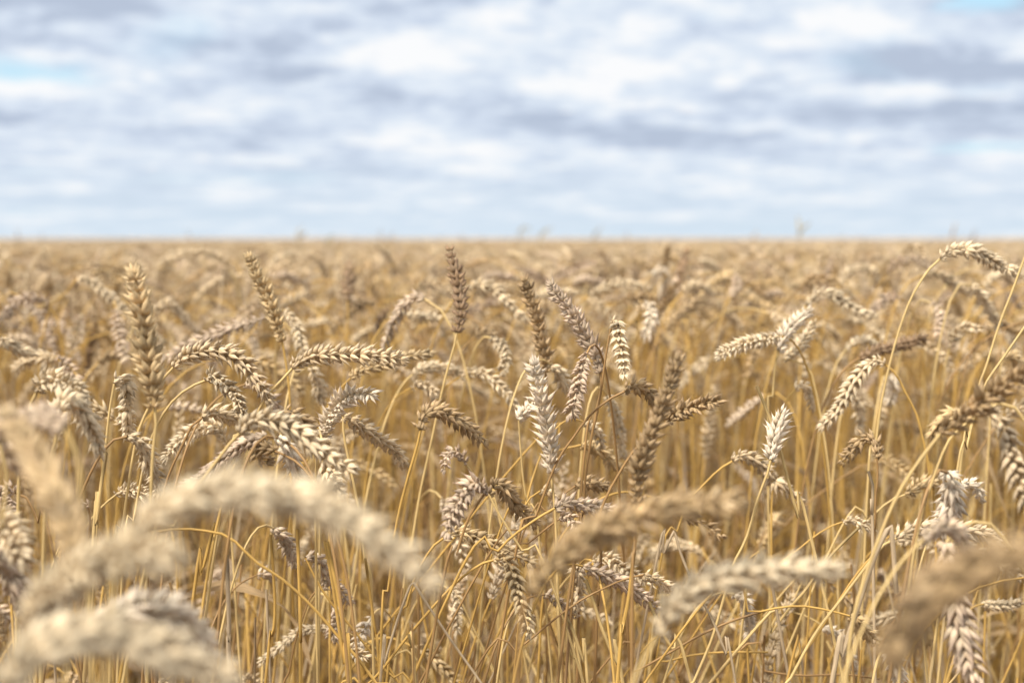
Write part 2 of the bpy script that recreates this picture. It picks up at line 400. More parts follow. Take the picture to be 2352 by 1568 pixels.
# ------------------------------------------------------------------ the wheat one can pick out in the photograph
# Each row: view window, distance in metres (None: from an ear length of 9 cm), husk colour, stem colour, roll, splay, size,
# ear from neck to tip, stem from the neck down (may be empty), label.  Window points are turned into directions from the
# photographer's eye; every stalk then gets its own distance, real thickness and a stem that runs down to the soil.
H = [
 # --- left
 ('00', 0.98, 'g', 'p', 0, 1.05, 1.24, '1385,1634 1372,1450 1325,1150 1290,850 1240,620 1200,440', '1385,1634 1400,1764 1370,2044 1350,2444 1335,2950', 'tall upright plump golden wheat ear, leftmost of the big upright ears'),
 ('00', 1.12, 't', 'p', 25, 1.0, 1.05, '1560,1270 1650,1190 1850,1130 2050,1160 2200,1270 2320,1420 2400,1560', '1560,1270 1480,1350 1400,1500 1330,1640 1240,1850 1170,2200 1100,2700', 'arching greyish tan wheat ear just right of the tall upright left ear'),
 ('00', 1.75, 'l', 'g', 20, 1.0, 1.0, '430,690 300,650 150,690 60,790 0,870', '430,690 500,800 545,1000 575,1170 590,1500', 'grey arched wheat ear at the left edge with its stem curving down on the right'),
 ('00', 1.95, 'l', 'g', 10, 1.0, 1.0, '230,670 340,800 420,930 470,1050 490,1160', '', 'grey hanging wheat ear beside the arched one at the left edge'),
 ('00', 1.85, 'c', 'g', 0, 1.0, 1.0, '700,470 820,510 950,610 1080,720 1180,810', '700,470 560,640 430,760 400,1000', 'pale wheat ear sloping down to the top of the tall upright left ear'),
 ('00', 2.1, 't', 'g', 30, 1.0, 1.0, '560,640 650,520 740,430 850,350', '560,640 500,750 470,1000', 'soft tan wheat ear rising above the pale sloping one at the left'),
 ('00', 2.15, 't', 'p', 20, .9, 1.0, '2060,390 1980,300 1850,255 1700,262 1540,300', '2060,390 2110,490 2140,600 2170,900', 'blurred pale wheat ear arching to the left behind the tall upright left ear'),
 ('00', 2.4, 'b', 'b', 20, .9, 1.0, '1600,600 1680,520 1780,440 1900,370', '', 'dim brown wheat ear under the blurred pale arch at the left'),
 ('00', 1.85, 't', 'p', 10, .9, 1.0, '1370,760 1500,710 1590,770 1680,860 1760,960', '', 'blurred tan wheat ear arching out from behind the tall upright left ear'),
 ('00', 1.55, 'l', 'p', 40, 1.2, 1.0, '2380,830 2180,890 1950,980 1700,1080 1460,1200', '', 'long grey tan wheat ear pointing left above the arching greyish one'),
 ('00', 1.6, 't', 'g', 20, 1.0, 1.0, '500,1200 400,1180 250,1210 130,1300', '', 'low tan wheat ear lying level left of the tall upright left ear'),
 ('00', 1.6, 'l', 'g', 30, 1.1, 1.0, '530,1180 620,1280 680,1400 720,1480', '', 'grey wheat ear hanging left of the tall upright left ear'),
 ('00', 1.5, 'c', 'g', 30, 1.1, 1.0, '0,1000 60,1060 160,1110 290,1150', '', 'pale wheat ear cut by the left edge below the grey arched one'),
 ('00', 2.4, 'c', 'p', 20, .9, .9, '230,610 250,500 300,380 400,210', '', 'blurred pale wheat ear pointing up above the arched ears at the left edge'),
 ('00', 1.7, 'b', 'g', 30, 1.0, 1.0, '880,1230 950,1190 1080,1160 1180,1170', '', 'brown wheat ear lying level against the left side of the tall upright left ear'),
 ('00', 1.75, 'l', 'g', 15, 1.1, 1.0, '1040,760 1060,900 1090,1050 1110,1200', '', 'grey wheat ear hanging close behind the left side of the tall upright left ear'),
 ('10', 1.00, 'c', 'p', 25, 1.15, 1.12, '340,130 400,60 500,45 600,90 690,150 740,215', '340,130 290,220 250,350 230,520 210,800', 'cream wheat ear arching to the right on a thick pale stem near the left edge'),
 ('10', .93, 'c', 'p', 25, 1.15, 1.12, '525,395 540,270 630,210 740,320 820,470 870,600 890,690', '525,395 510,520 480,680 450,880 430,1200', 'cream wheat ear bending over right in front of the cream one near the left edge'),
 ('10', 1.12, 'c', 'p', 80, 1.0, 1.0, '1025,75 1070,20 1120,60 1140,200 1140,350 1155,530', '1025,75 985,300 940,700 890,1180 850,1568 830,2100', 'pale topped wheat ear hanging straight down beside its thick yellow stem'),
 ('10', 1.16, 'c', 'p', 25, 1.0, 1.0, '1860,40 1900,15 1980,60 2060,130 2130,230 2170,345', '1860,40 1700,110 1550,230 1420,420 1330,650 1270,900 1200,1300', 'cream wheat ear hanging at the end of a long yellow stem bowed to the right'),
 ('10', 1.10, 't', 'b', 75, 1.1, .95, '1815,380 1880,325 1960,340 2060,370 2140,385 2215,370', '1815,380 1720,450 1640,620 1530,850 1460,1080 1400,1500', 'spiky tan wheat ear with dark tips pointing right on a bent brown stem'),
 ('10', 1.10, 'c', 'b', 65, 1.1, 1.0, '1140,550 1230,570 1300,650 1340,760 1390,880 1430,980 1440,1060', '1140,550 1050,560 930,670 800,900 700,1150 660,1300 600,1568', 'pale wheat ear drooping from a thin brown bowed stem, left of the big blurred arch'),
 ('10', 1.30, 'c', 'p', 60, 1.1, 1.0, '2020,595 1960,485 1880,455 1780,480 1680,540 1600,610 1490,730', '2020,595 2050,750 2060,1000', 'pale wheat ear arching down to the left behind the spiky tan one'),
 ('10', 1.50, 'l', 'g', 20, 1.0, .85, '1500,290 1620,285 1720,300 1840,330', '', 'small grey wheat ear lying level behind the bowed yellow stem'),
 ('10', 1.20, 'l', 'b', 60, 1.2, .9, '785,1165 720,1150 680,1230 665,1330 710,1430', '785,1165 805,1230 800,1400 780,1600 760,2000', 'small grey wheat ear curled down at the top of a short dark stem'),
 ('10', 1.08, 'l', 'b', 20, 1.0, 1.0, '120,1045 50,1010 20,1090 70,1180 120,1260', '120,1045 200,1080 270,1130 330,1300', 'grey curled wheat ear low on the left edge on a brown stem'),
 ('10', .88, 'g', 'p', 20, 1.1, 1.15, '-60,1250 40,1290 120,1350 215,1440', '', 'yellow tan wheat ear with pointed tip at the left edge, partly out of frame'),
 ('10', .78, 'l', 'p', 30, 1.0, 1.0, '-30,520 60,620 120,730 180,840', '95,800 70,950 40,1100 20,1400', 'blurred grey wheat ear sloping down inside the left edge'),
 ('10', 1.25, 'c', 'p', 20, 1.0, .9, '1050,1065 1120,1040 1200,1040 1320,1070', '1050,1065 900,1190 740,1400 650,1568', 'pale level wheat ear on a slanting yellow stem, just left of the big blurred arch'),
 # --- foreground, out of focus
 ('F', 0.52, 'k', 'p', 15, 1.0, 1.19, '290,1265 340,1195 440,1145 560,1128 700,1150 820,1205 900,1262 975,1325', '290,1265 262,1330 250,1440 245,1600', 'large blurred cream wheat ear arching low across the left foreground'),
 ('F', 0.58, 'h', 'b', 20, 1.0, 1.19, '175,1300 160,1200 115,1110 60,1020 15,950', '175,1300 190,1400 195,1600', 'blurred golden brown wheat ear leaning to the left edge'),
 ('F', 0.69, 'l', 'p', 20, 1.0, 1.07, '150,985 90,955 20,965 -60,1000', '150,985 180,1060 190,1200', 'blurred greyish wheat ear crossing the left edge above the golden brown one'),
 ('F', 0.56, 'k', 'p', 20, 1.0, 1.19, '60,1450 110,1370 190,1310 280,1280 400,1275', '60,1450 40,1520 30,1620', 'blurred cream wheat ear rising to the right under the large blurred arch'),
 ('F', 0.48, 'k', 'p', 15, 1.0, 1.23, '20,1580 70,1500 180,1455 290,1465 400,1510 520,1560', '20,1580 5,1650', 'large blurred cream wheat ear arching across the bottom left corner'),
 ('F', 0.68, 'w', 'p', 60, 1.3, 1.19, '210,1430 290,1400 370,1395 440,1430 475,1500', '210,1430 160,1500 150,1600', 'blurred spiky pale wheat ear above the one in the bottom left corner'),
 ('F', 0.87, 'l', 'p', 30, 1.1, 1.27, '-20,1250 20,1310 50,1370 90,1430', '', 'blurred grey wheat ear hanging inside the left edge above the corner'),
 ('F', 0.47, 'b', 'b', 15, 1.0, 1.23, '2420,1245 2300,1285 2190,1330 2110,1395 2050,1500', '2420,1245 2520,1260 2600,1400 2620,1568', 'large blurred brown wheat ear drooping across the bottom right corner'),
 ('F', 0.92, 'l', 'p', 60, 1.1, 1.33, '2175,1245 2190,1340 2205,1440 2235,1550', '2175,1245 2215,1205 2290,1215 2400,1400', 'blurred pale wheat ear hanging straight down behind the large brown one'),
 ('F', .82, 'l', 'p', 40, 1.1, .8, '2120,1240 2170,1205 2210,1235 2230,1290', '', 'small blurred pinkish wheat ear above the large brown one at right'),
 ('F', 0.69, 'k', 'p', 15, 1.05, 1.16, '1512,1455 1550,1390 1620,1340 1700,1318 1800,1305 1900,1312', '1512,1455 1470,1530 1440,1600', 'blurred cream wheat ear arching to the right in the bottom foreground'),
 ('F', 0.65, 'h', 'b', 20, 1.15, 1.12, '1215,1355 1280,1290 1370,1225 1470,1185 1580,1155 1695,1155', '1215,1355 1195,1430 1185,1600', 'blurred brown wheat ear rising to the right in the middle foreground'),
 ('F', .93, 'b', 'p', 40, 1.15, 1.12, '2165,990 2205,965 2255,925 2310,885 2400,835', '2165,990 2110,1060 2060,1140 2010,1260 1960,1420 1940,1600', 'dark brown spiky wheat ear rising out of the right edge on a yellow stem'),
 ('F', .95, 't', 'p', 60, 1.0, 1.05, '2260,945 2295,965 2320,1030 2340,1100 2362,1170', '2260,945 2285,925 2350,960 2440,1200', 'tan wheat ear hanging along the right edge below the dark brown one'),
 ('F', 1.0, 'g', 'p', 40, 1.0, .85, '2235,960 2190,950 2160,970 2140,1000', '2235,960 2180,1010 2140,1110 2110,1210 2080,1400 2060,1620', 'small brown wheat ear tip sticking out left below the dark brown right edge one'),
 ('F', 0.84, 'c', 'p', 20, 1.1, 1.14, '-40,1180 5,1200 30,1240 50,1290', '', 'small blurred pale wheat ear on the left edge under the blurred golden brown one'),
 # --- upper middle left
 ('01', 1.33, 'd', 'p', 5, 1.05, 1.0, '1800,965 1830,800 1820,600 1790,430 1760,320 1735,235', '1800,965 1775,1090 1715,1300 1650,1568 1570,1950 1470,2410 1390,2900', 'dark upright wheat ear standing alone under the horizon, left of centre'),
 ('01', 1.36, 'g', 'g', 25, 1.0, 1.02, '235,1040 190,880 130,700 60,560 0,430 -55,295', '235,1040 262,1200 290,1400 305,1600 310,2000', 'golden brown wheat ear leaning up to the left on a straight stem'),
 ('01', 1.14, 't', 'p', 12, 1.15, 1.05, '330,1280 430,1205 600,1165 800,1160 1000,1165 1150,1185 1300,1205', '330,1280 230,1390 100,1530 0,1700 -60,1800 -110,1950', 'big level tan wheat ear with spiky husks pointing right'),
 ('01', 1.34, 'g', 'g', 10, .85, .9, '850,1370 950,1300 1080,1260 1250,1210 1400,1170 1560,1150', '850,1370 750,1470 670,1568 590,1750 520,1900 450,2150', 'slim golden wheat ear rising right just under the big level one'),
 ('01', 1.85, 'd', 'g', 20, 1.2, 1.1, '820,680 815,580 830,470 840,360', '820,680 822,900 800,1300 790,1600', 'short dark upright wheat ear on a thin stem, left of the lone dark upright ear'),
 ('01', 2.5, 'c', 'p', 20, .8, 1.0, '600,520 615,420 570,330 490,260', '600,520 575,620 560,950', 'blurred whitish curved wheat ear just left of the short dark upright one'),
 ('01', 2.5, 'c', 'p', 20, .8, .9, '1230,480 1225,350 1160,250 1080,180', '1230,480 1210,620 1190,900', 'blurred pale curved wheat ear between the short dark and the lone dark upright ears'),
 ('01', 2.6, 'c', 'p', 20, .8, .8, '1340,440 1330,380 1310,295', '', 'small blurred white wheat ear right of the blurred pale curved one'),
 ('01', 2.4, 'b', 'g', 20, .8, .9, '1260,360 1310,440 1380,500', '', 'blurred brown wheat ear under the small blurred white one'),
 ('01', 2.2, 'l', 'g', 20, .9, 1.0, '130,480 230,445 340,480 440,520', '', 'blurred grey wheat ear arching right of the golden leaning one'),
 ('01', 1.9, 't', 'g', 20, .9, 1.0, '1440,560 1520,525 1620,545 1740,610', '', 'blurred tan wheat ear ending at the lone dark upright ear'),
 ('01', 1.68, 'c', 'g', 15, 1.0, 1.0, '1900,570 2000,525 2120,565 2220,650 2310,750 2400,840', '', 'pale wheat ear sloping down right of the lone dark upright ear'),
 ('01', 2.1, 'l', 'g', 15, .9, .9, '2030,490 2110,450 2230,460 2330,490', '', 'blurred grey wheat ear above the pale sloping one right of the lone dark ear'),
 ('01', 1.52, 'l', 'p', 30, 1.0, 1.0, '1510,660 1410,650 1310,740 1240,860 1185,980 1150,1090', '', 'grey wheat ear curving down left of the lone dark upright ear'),
 ('01', 1.65, 'c', 'g', 30, 1.0, .9, '1290,800 1400,800 1500,820 1640,830', '', 'pale wheat ear lying level left of the lone dark upright ear'),
 ('01', 1.9, 'b', 'b', 30, .9, .9, '1080,685 960,710 850,770 750,860 670,950', '', 'brown wheat ear drooping left across the stem of the short dark upright one'),
 ('01', 1.9, 'd', 'b', 30, .9, .9, '1200,740 1140,800 1100,900 1080,960', '', 'dark brown wheat ear hanging right of the stem of the short dark upright one'),
 ('01', 1.55, 'c', 'p', 30, 1.0, 1.0, '280,760 350,900 400,1040 430,1150', '', 'pale wheat ear hanging beside the neck of the golden leaning one'),
 ('01', 1.45, 'c', 'p', 25, 1.0, .95, '490,1270 540,1370 570,1470 600,1580', '', 'pale wheat ear hanging below the big level one'),
 ('01', 1.5, 'c', 'p', 20, .9, .95, '1400,1340 1500,1280 1650,1275 1830,1320', '', 'pale wheat ear lying level behind the stem of the lone dark upright ear'),
 ('01', 1.5, 'c', 'g', 30, 1.0, 1.0, '1840,1350 1950,1320 2080,1350 2170,1430 2250,1520 2320,1620', '', 'pale wheat ear drooping right beside the stem of the lone dark upright ear'),
 ('01', 1.5, 'c', 'p', 30, 1.0, .95, '2110,1010 2190,1080 2235,1180 2210,1320', '', 'pale wheat ear hanging between the lone dark ear and the dark pair at the middle'),
 ('01', 1.6, 'b', 'b', 20, 1.0, .9, '1960,1000 2030,960 2110,990 2150,1060', '', 'small brown wheat ear behind the pale hanging one, right of the lone dark ear'),
 ('01', 1.3, 'l', 'b', 70, 1.3, 1.0, '-100,1430 -20,1420 60,1480 130,1560 200,1640', '', 'grey fishbone wheat ear below the left end of the big level one'),
 ('11', 1.45, 't', 'g', 20, 1.0, .85, '1400,110 1480,85 1560,130 1615,170', '', 'small tan wheat ear hanging above the dark curved one left of centre'),
 ('11', 1.20, 'w', 'p', 50, 1.3, 1.05, '620,560 650,420 720,290 820,205 920,170 1050,165', '620,560 600,800 590,1100', 'fluffy bleached wheat ear bending right, left of centre'),
 ('11', 1.15, 't', 'p', 20, 1.0, .98, '780,370 860,400 950,465 1080,550 1180,620 1270,700 1310,790', '785,440 790,560 850,850 905,1120 940,1320 980,1700', 'tan wheat ear sloping down right below the fluffy bleached one'),
 ('11', 1.10, 'b', 'g', 40, 1.05, 1.0, '1475,490 1475,400 1545,325 1640,315 1740,365 1850,435 1940,510 2035,600', '1475,490 1440,650 1370,880 1300,1150 1240,1450 1190,1900', 'brown wheat ear curving over right with pale tip, left of the white upright ear'),
 ('11', .98, 'c', 'p', 18, 1.1, 1.15, '-140,515 -60,430 60,400 200,420 340,480 480,590 620,700 740,790 865,850', '-140,515 -230,610 -330,740 -480,930 -620,1120 -750,1400', 'large pale wheat ear arching over to the right above the big blurred arch'),
 ('11', 1.12, 'b', 'g', 40, 1.1, 1.0, '240,330 330,335 430,420 520,520 600,600', '', 'brown wheat ear tucked behind the top of the large pale arching one'),
 ('11', 1.05, 'w', 'b', 80, 1.15, .95, '190,560 260,610 310,740 360,870 420,990 490,1050', '', 'bleached fishbone wheat ear hanging under the large pale arching one'),
 ('11', 1.07, 'l', 'b', 80, 1.15, 1.0, '70,560 -60,590 -200,680 -340,800 -480,910 -640,1010', '', 'grey fishbone wheat ear drooping left under the large pale arching one'),
 ('11', 1.06, 'b', 'b', 70, 1.1, .85, '170,680 80,660 10,690 40,760 130,770', '', 'small brown curled wheat ear in the knot under the large pale arching one'),
 ('11', 1.09, 'c', 'p', 60, 1.1, .95, '600,640 620,760 680,900 750,1060', '', 'pale wheat ear hanging behind the tip of the large pale arching one'),
 ('11', 1.28, 'l', 'p', 60, 1.2, .8, '1870,780 1820,700 1750,690 1700,750 1690,840', '1870,780 1910,840 1960,905 2020,1050', 'small spiky grey wheat ear curling left below the brown curved one'),
 ('11', 1.06, 'l', 'b', 80, 1.3, 1.0, '2050,1060 2000,970 1920,1000 1850,1110 1780,1230 1710,1400', '1990,1100 1930,1230 1860,1400 1800,1600', 'grey fishbone wheat ear drooping left, below left of the white upright ear'),
 ('11', 1.13, 'b', 'p', 40, 1.1, .95, '2080,1060 2130,970 2210,990 2270,1090 2350,1190 2440,1270 2500,1330', '2090,1110 2200,1280 2300,1440 2400,1600', 'brown wheat ear drooping right, below left of the white upright ear'),
 ('11', 1.17, 'g', 'g', 10, .95, 1.0, '1680,1460 1780,1400 1880,1420 2000,1460 2110,1510 2220,1570 2330,1620 2470,1680', '1680,1460 1590,1530 1490,1680 1400,1880 1340,2100', 'sharp golden wheat ear sloping down right with neat braided husks, bottom centre'),
 ('21', 1.10, 'g', 'g', 50, 1.0, 1.0, '2150,460 2240,460 2300,570 2340,710 2380,850 2420,990 2450,1120', '2150,460 2000,510 1800,660 1600,870 1380,1125 1100,1480 980,1600', 'yellow tan wheat ear hanging at the end of a long golden bowed stem, bottom centre'),
 ('21', 1.20, 'l', 'g', 60, 1.2, .95, '445,445 530,440 600,530 640,660', '445,445 560,680 690,870 850,1060 1000,1250 1200,1500', 'grey spiky wheat ear drooping below the middle of the big blurred arch'),
 ('21', 1.22, 'l', 'b', 40, 1.1, .8, '605,695 690,680 760,740 810,800 850,850', '605,695 500,780 430,950 350,1200 290,1500', 'small brown and white wheat ear low down on a thin bowed brown stem'),
 ('21', 1.18, 'c', 'b', 70, 1.3, .8, '790,1290 850,1270 920,1310 990,1330', '790,1290 800,1400 830,1568', 'short broken wheat ear with white husks low at the bottom, left of centre'),
 ('21', 1.30, 'c', 'p', 20, .7, .7, '660,1080 560,1075 430,1100 320,1150 220,1240 40,1380', '660,1080 850,1130 1000,1200 1200,1350', 'thin sparse wheat ear lying towards the left at the bottom'),
 ('21', 1.20, 'l', 'p', 40, 1.0, .95, '160,180 250,260 320,390 350,510', '', 'grey wheat ear hanging just under the middle of the big blurred arch'),
 ('21', 1.35, 'c', 'p', 30, 1.0, .85, '1720,720 1790,790 1800,930 1800,1110', '', 'pale wheat ear hanging low behind the long golden bowed stem'),
 ('21', 1.28, 'l', 'b', 30, 1.0, .75, '10,600 90,580 150,620', '', 'small grey wheat ear end low under the left of the big blurred arch'),
 ('21', 1.3, 'l', 'p', 50, 1.2, .9, '680,880 720,980 700,1080 680,1180', '', 'soft grey wheat ear hanging low below the small brown and white one'),
 ('21', 1.28, 'w', 'p', 50, 1.2, .8, '1030,980 980,1070 930,1150 900,1260', '', 'soft white wheat ear slanting down low at the bottom, left of centre'),
 # --- centre right
 ('12', 1.16, 'w', 'p', 32, 1.3, 1.12, '345,875 352,740 332,600 305,440 270,280 235,120 200,-85', '345,875 370,1050 390,1300 402,1568 415,2090 440,2760', 'bright white upright wheat ear in sharp focus at the centre'),
 ('12', 1.14, 'b', 'b', 50, 1.1, .92, '1010,145 1080,85 1180,115 1260,190 1340,260', '1010,145 850,230 680,380 520,600 420,740 330,950 200,1300', 'brown wheat ear on a thin bowed stem right of the white upright ear'),
 ('12', .98, 'b', 'b', 15, 1.0, 1.0, '1120,1140 1130,900 1180,700 1255,500 1330,320 1400,130 1480,-130', '1120,1140 1110,1300 1100,1600', 'soft dark upright wheat ear leaning right, standing right of the white upright ear'),
 ('12', 1.10, 'b', 'b', 60, 1.2, .98, '1390,420 1500,330 1620,290 1740,250 1850,230', '1390,420 1200,580 1080,690 980,850 880,1020 800,1200 700,1500', 'brown wheat ear pointing right, crossing behind the soft dark leaning one'),
 ('02', 1.16, 'l', 'b', 80, 1.25, 1.0, '660,1170 625,1270 600,1400 570,1530 530,1700', '', 'grey lilac fishbone wheat ear hanging just right of the white upright ear'),
 ('02', 1.22, 'l', 'b', 10, 1.05, 1.02, '790,1320 760,1180 690,1050 620,920 540,800 470,700 400,620 355,545', '790,1320 805,1440 770,1600 740,1744 660,2240 640,2600', 'long grey brown wheat ear leaning up to the left above the hanging lilac one'),
 ('02', 1.34, 'b', 'b', 25, 1.1, 1.05, '300,1320 290,1150 250,980 220,850 180,700 130,570 110,510', '300,1320 320,1500 330,1700', 'dark brown upright wheat ear just above the white upright ear'),
 ('02', 1.18, 'c', 'b', 80, 1.25, .85, '890,900 935,860 955,940 965,1040 980,1140 1000,1260 1000,1350', '870,1010 840,1180 810,1400 780,1600 740,1800', 'golden topped cream wheat ear hanging like a fishbone right of the grey brown leaning one'),
 ('02', 1.38, 'c', 'g', 5, .9, 1.0, '2380,1000 2250,1030 2100,1060 1960,1110 1850,1175', '', 'neat braided wheat ear pointing left, above the centre right'),
 ('02', 1.95, 'd', 'b', 15, .95, 1.0, '1510,580 1510,460 1530,350 1565,240', '', 'dark brown blurred upright wheat ear standing under the horizon right of centre'),
 ('02', 2.3, 'b', 'b', 15, .8, .9, '1370,400 1385,300 1400,190', '', 'thin brown blurred upright wheat ear left of the blurred dark upright one'),
 ('02', 2.2, 'w', 'g', 60, 1.0, 1.0, '1250,440 1320,410 1380,440 1350,560 1320,640', '', 'blurred wheat ear with white top bent down left of the blurred dark upright one'),
 ('02', 2.2, 'l', 'g', 20, .9, .95, '540,530 620,490 720,490 810,530', '', 'blurred grey wheat ear arching above the grey brown leaning one'),
 ('02', 1.95, 'c', 'g', 20, .9, 1.0, '690,630 800,570 900,540 1020,515 1200,555', '', 'pale blurred wheat ear lying level above the cream fishbone ear'),
 ('02', 1.9, 't', 'g', 20, .9, 1.0, '690,660 780,730 860,790 950,850', '', 'blurred tan wheat ear sloping down right onto the cream fishbone ear'),
 ('02', 1.8, 'b', 'b', 20, .95, 1.0, '960,700 1080,655 1190,660 1290,690', '', 'blurred brown wheat ear lying level right above the cream fishbone ear'),
 ('02', 1.7, 'w', 'g', 80, 1.2, 1.0, '1210,690 1250,780 1240,880 1190,1000', '', 'soft whitish fishbone wheat ear hanging right of the cream fishbone ear'),
 ('02', 1.8, 'b', 'b', 20, 1.0, 1.0, '1380,930 1450,850 1560,760 1700,650', '', 'blurred brown wheat ear rising right, under the blurred dark upright one'),
 ('02', 1.95, 'b', 'b', 20, .9, .95, '1310,800 1360,710 1410,630 1460,550', '', 'blurred brown wheat ear leaning right under the blurred white topped one'),
 ('02', 1.9, 't', 'g', 20, .9, .95, '1530,600 1620,540 1720,560 1800,620', '', 'blurred tan wheat ear arching at the foot of the blurred dark upright one'),
 ('02', 2.0, 'l', 'g', 70, 1.1, 1.0, '1960,640 2010,560 2010,470', '', 'blurred pale pinkish upright wheat ear far right of the blurred dark upright one'),
 ('02', 1.35, 'c', 'p', 60, 1.1, .9, '350,1250 420,1320 460,1400 490,1490', '', 'soft pale wheat ear hanging between the dark brown upright and the lilac ear'),
 ('02', 1.8, 'c', 'g', 20, .9, .9, '200,640 300,610 420,600 560,610', '', 'pale blurred wheat ear lying level behind the grey brown leaning one'),
 ('12', 1.38, 'c', 'p', 10, 1.1, .9, '850,180 905,290 945,430 970,580 990,730', '', 'pale wheat ear with fine bristles hanging right of the white upright ear'),
 ('12', 1.30, 'c', 'g', 30, 1.0, .85, '650,420 730,470 780,550 800,650', '', 'pale wheat ear hanging right beside the thin bowed stem, right of the white ear'),
 ('12', 1.33, 'g', 'g', 40, 1.1, .9, '620,625 720,640 820,700 900,780 990,840', '620,625 500,650 400,700', 'golden brown wheat ear sloping down between the white ear and the soft dark one'),
 ('12', 1.22, 'b', 'b', 50, 1.1, .8, '570,990 660,960 770,980 880,1010', '570,990 440,1090 330,1250', 'small brown wheat ear lying level at the foot of the soft dark leaning one'),
 ('12', 1.10, 'l', 'g', 12, 1.1, 1.0, '385,1190 480,1135 600,1155 720,1180 850,1215 1000,1250', '385,1190 230,1280 0,1445 -150,1600', 'grey tan wheat ear pointing right behind the stem of the white upright ear'),
 ('12', 1.20, 't', 'g', 40, 1.1, .7, '255,1035 330,1040 370,1110 380,1180', '255,1035 160,1100 100,1200', 'small tan wheat ear left of the stem of the white upright ear'),
 ('12', 1.17, 'l', 'b', 60, 1.2, .8, '430,1280 500,1265 560,1330 610,1410', '430,1320 300,1380 100,1540', 'small grey spiky wheat ear hanging right of the stem of the white ear'),
 ('12', 1.22, 'w', 'p', 70, 1.4, .75, '60,400 130,310 180,270', '60,400 80,700 110,1000 150,1190', 'small pale wheat ear end behind the left side of the white upright ear'),
 ('12', 1.28, 't', 'g', 20, 1.0, .95, '1975,770 2050,715 2160,750 2260,830 2350,930 2450,1020 2580,1130', '1975,770 1850,850 1700,1000 1560,1170 1480,1400', 'tan wheat ear sloping down right across the stem of the fluffy white upright one'),
 ('12', 1.7, 'l', 'g', 40, 1.0, .9, '2260,190 2160,260 2060,340 1940,440', '', 'soft grey wheat ear drooping left above the fluffy white upright one'),
 ('13', 1.13, 'w', 'p', 70, 1.35, 1.0, '25,760 45,620 80,470 135,330', '25,760 0,870 -90,1100 -190,1450 -310,1690 -370,1900 -500,2350 -680,2780', 'fluffy white upright wheat ear on a pale slanting stem, right of centre'),
 ('13', 1.22, 'b', 'b', 70, 1.1, .9, '975,740 985,640 930,565 850,565 790,640 730,700 670,765', '975,740 985,900 965,1100 960,1400', 'brown wheat ear hooked over to the left with a white tip'),
 ('03', 1.33, 'c', 'g', 10, .95, 1.0, '1040,1240 970,1215 870,1280 790,1380 710,1500 640,1630 570,1720 495,1790', '1040,1240 1150,1340 1250,1540 1330,1694 1430,2094 1450,2300', 'pale wheat ear with dark gaps drooping left from a bowed stem, right side'),
 ('13', 1.6, 'g', 'b', 20, 1.0, .95, '975,770 1080,775 1190,840 1280,920', '975,770 800,830 560,990 300,1190 150,1350', 'soft golden wheat ear arching behind the hooked brown one'),
 ('13', 1.00, 'w', 'b', 85, 1.3, 1.1, '1600,870 1640,930 1650,1040 1640,1150 1600,1280 1540,1400', '', 'thick fishbone wheat ear with brown top hanging at the right side'),
 ('13', 1.06, 'c', 'p', 10, 1.1, 1.02, '1150,1460 1240,1400 1340,1370 1460,1370 1620,1380 1800,1395 1940,1430 2060,1475', '1150,1460 1050,1510 950,1620 700,1949 420,2319 180,2757', 'pale wheat ear lying level low at the right, behind the hanging fishbone one'),
 ('13', 1.30, 'g', 'p', 40, 1.0, .9, '1230,1070 1310,1010 1400,960 1490,960', '1230,1070 1120,1110 1010,1190 900,1300', 'golden wheat ear on a short bowed yellow stem, left of the hanging fishbone one'),
 ('13', 1.25, 'w', 'p', 60, 1.2, .75, '1740,990 1800,970 1870,1010 1910,1110', '', 'small white wheat ear just right of the hanging fishbone one'),
 ('13', 1.42, 'c', 'g', 20, 1.0, .8, '240,130 310,85 370,160 400,300', '', 'small pale wheat ear hanging above the fluffy white upright one'),
 ('13', 1.6, 'c', 'p', 40, 1.0, .95, '780,190 820,290 820,400 830,500', '', 'soft pale wheat ear hanging behind the one with dark gaps'),
 ('13', 1.6, 'w', 'p', 60, 1.3, 1.0, '1090,0 1120,80 1110,160 1100,240', '', 'soft spiky whitish wheat ear hanging under the bow of the stem at right'),
 ('03', 1.33, 'c', 'p', 20, 1.0, 1.0, '1540,305 1620,235 1750,215 1880,245 2000,310 2110,380 2220,420', '1540,305 1440,400 1300,620 1200,870 1110,1170 1020,1568 960,2000', 'wheat ear arching at the top of a long bare stem, highest at the right'),
 ('03', 1.25, 'c', 'p', 20, 1.0, 1.0, '2360,130 2450,60 2560,90 2680,180', '2360,130 2200,560 2070,900 1960,1250 1880,1480 1800,1900', 'stalk whose long slanting stem runs up out of the right edge'),
 ('03', 1.22, 'c', 'p', 20, 1.0, 1.0, '2420,740 2520,660 2620,690 2700,760', '2420,740 2294,920 2150,1130 1950,1420 1850,1700 1780,2000', 'stalk whose slanting stem crosses the right edge lower down'),
 ('03', 2.0, 'l', 'g', 20, .85, 1.0, '1070,430 1150,345 1260,310 1370,325 1470,370', '', 'blurred grey wheat ear arching left of the highest arching one at right'),
 ('03', 2.25, 't', 'g', 20, .8, 1.0, '1190,280 1250,215 1330,210 1400,260 1450,320', '', 'blurred tan wheat ear arching above the blurred grey arch at right'),
 ('03', 2.05, 'c', 'g', 20, .85, 1.0, '640,530 700,440 800,395 900,390 965,430 970,520', '', 'blurred pale wheat ear arching in a half circle at the right'),
 ('03', 1.65, 'c', 'g', 15, .95, 1.0, '340,720 420,640 520,610 640,650 740,730 850,785 940,810', '', 'pale wheat ear arching long to the right under the half circle one'),
 ('03', 1.38, 'w', 'p', 40, 1.25, 1.0, '90,1120 150,980 250,870 370,770', '90,1120 60,1300 40,1568', 'pale bleached wheat ear leaning up right behind the braided one'),
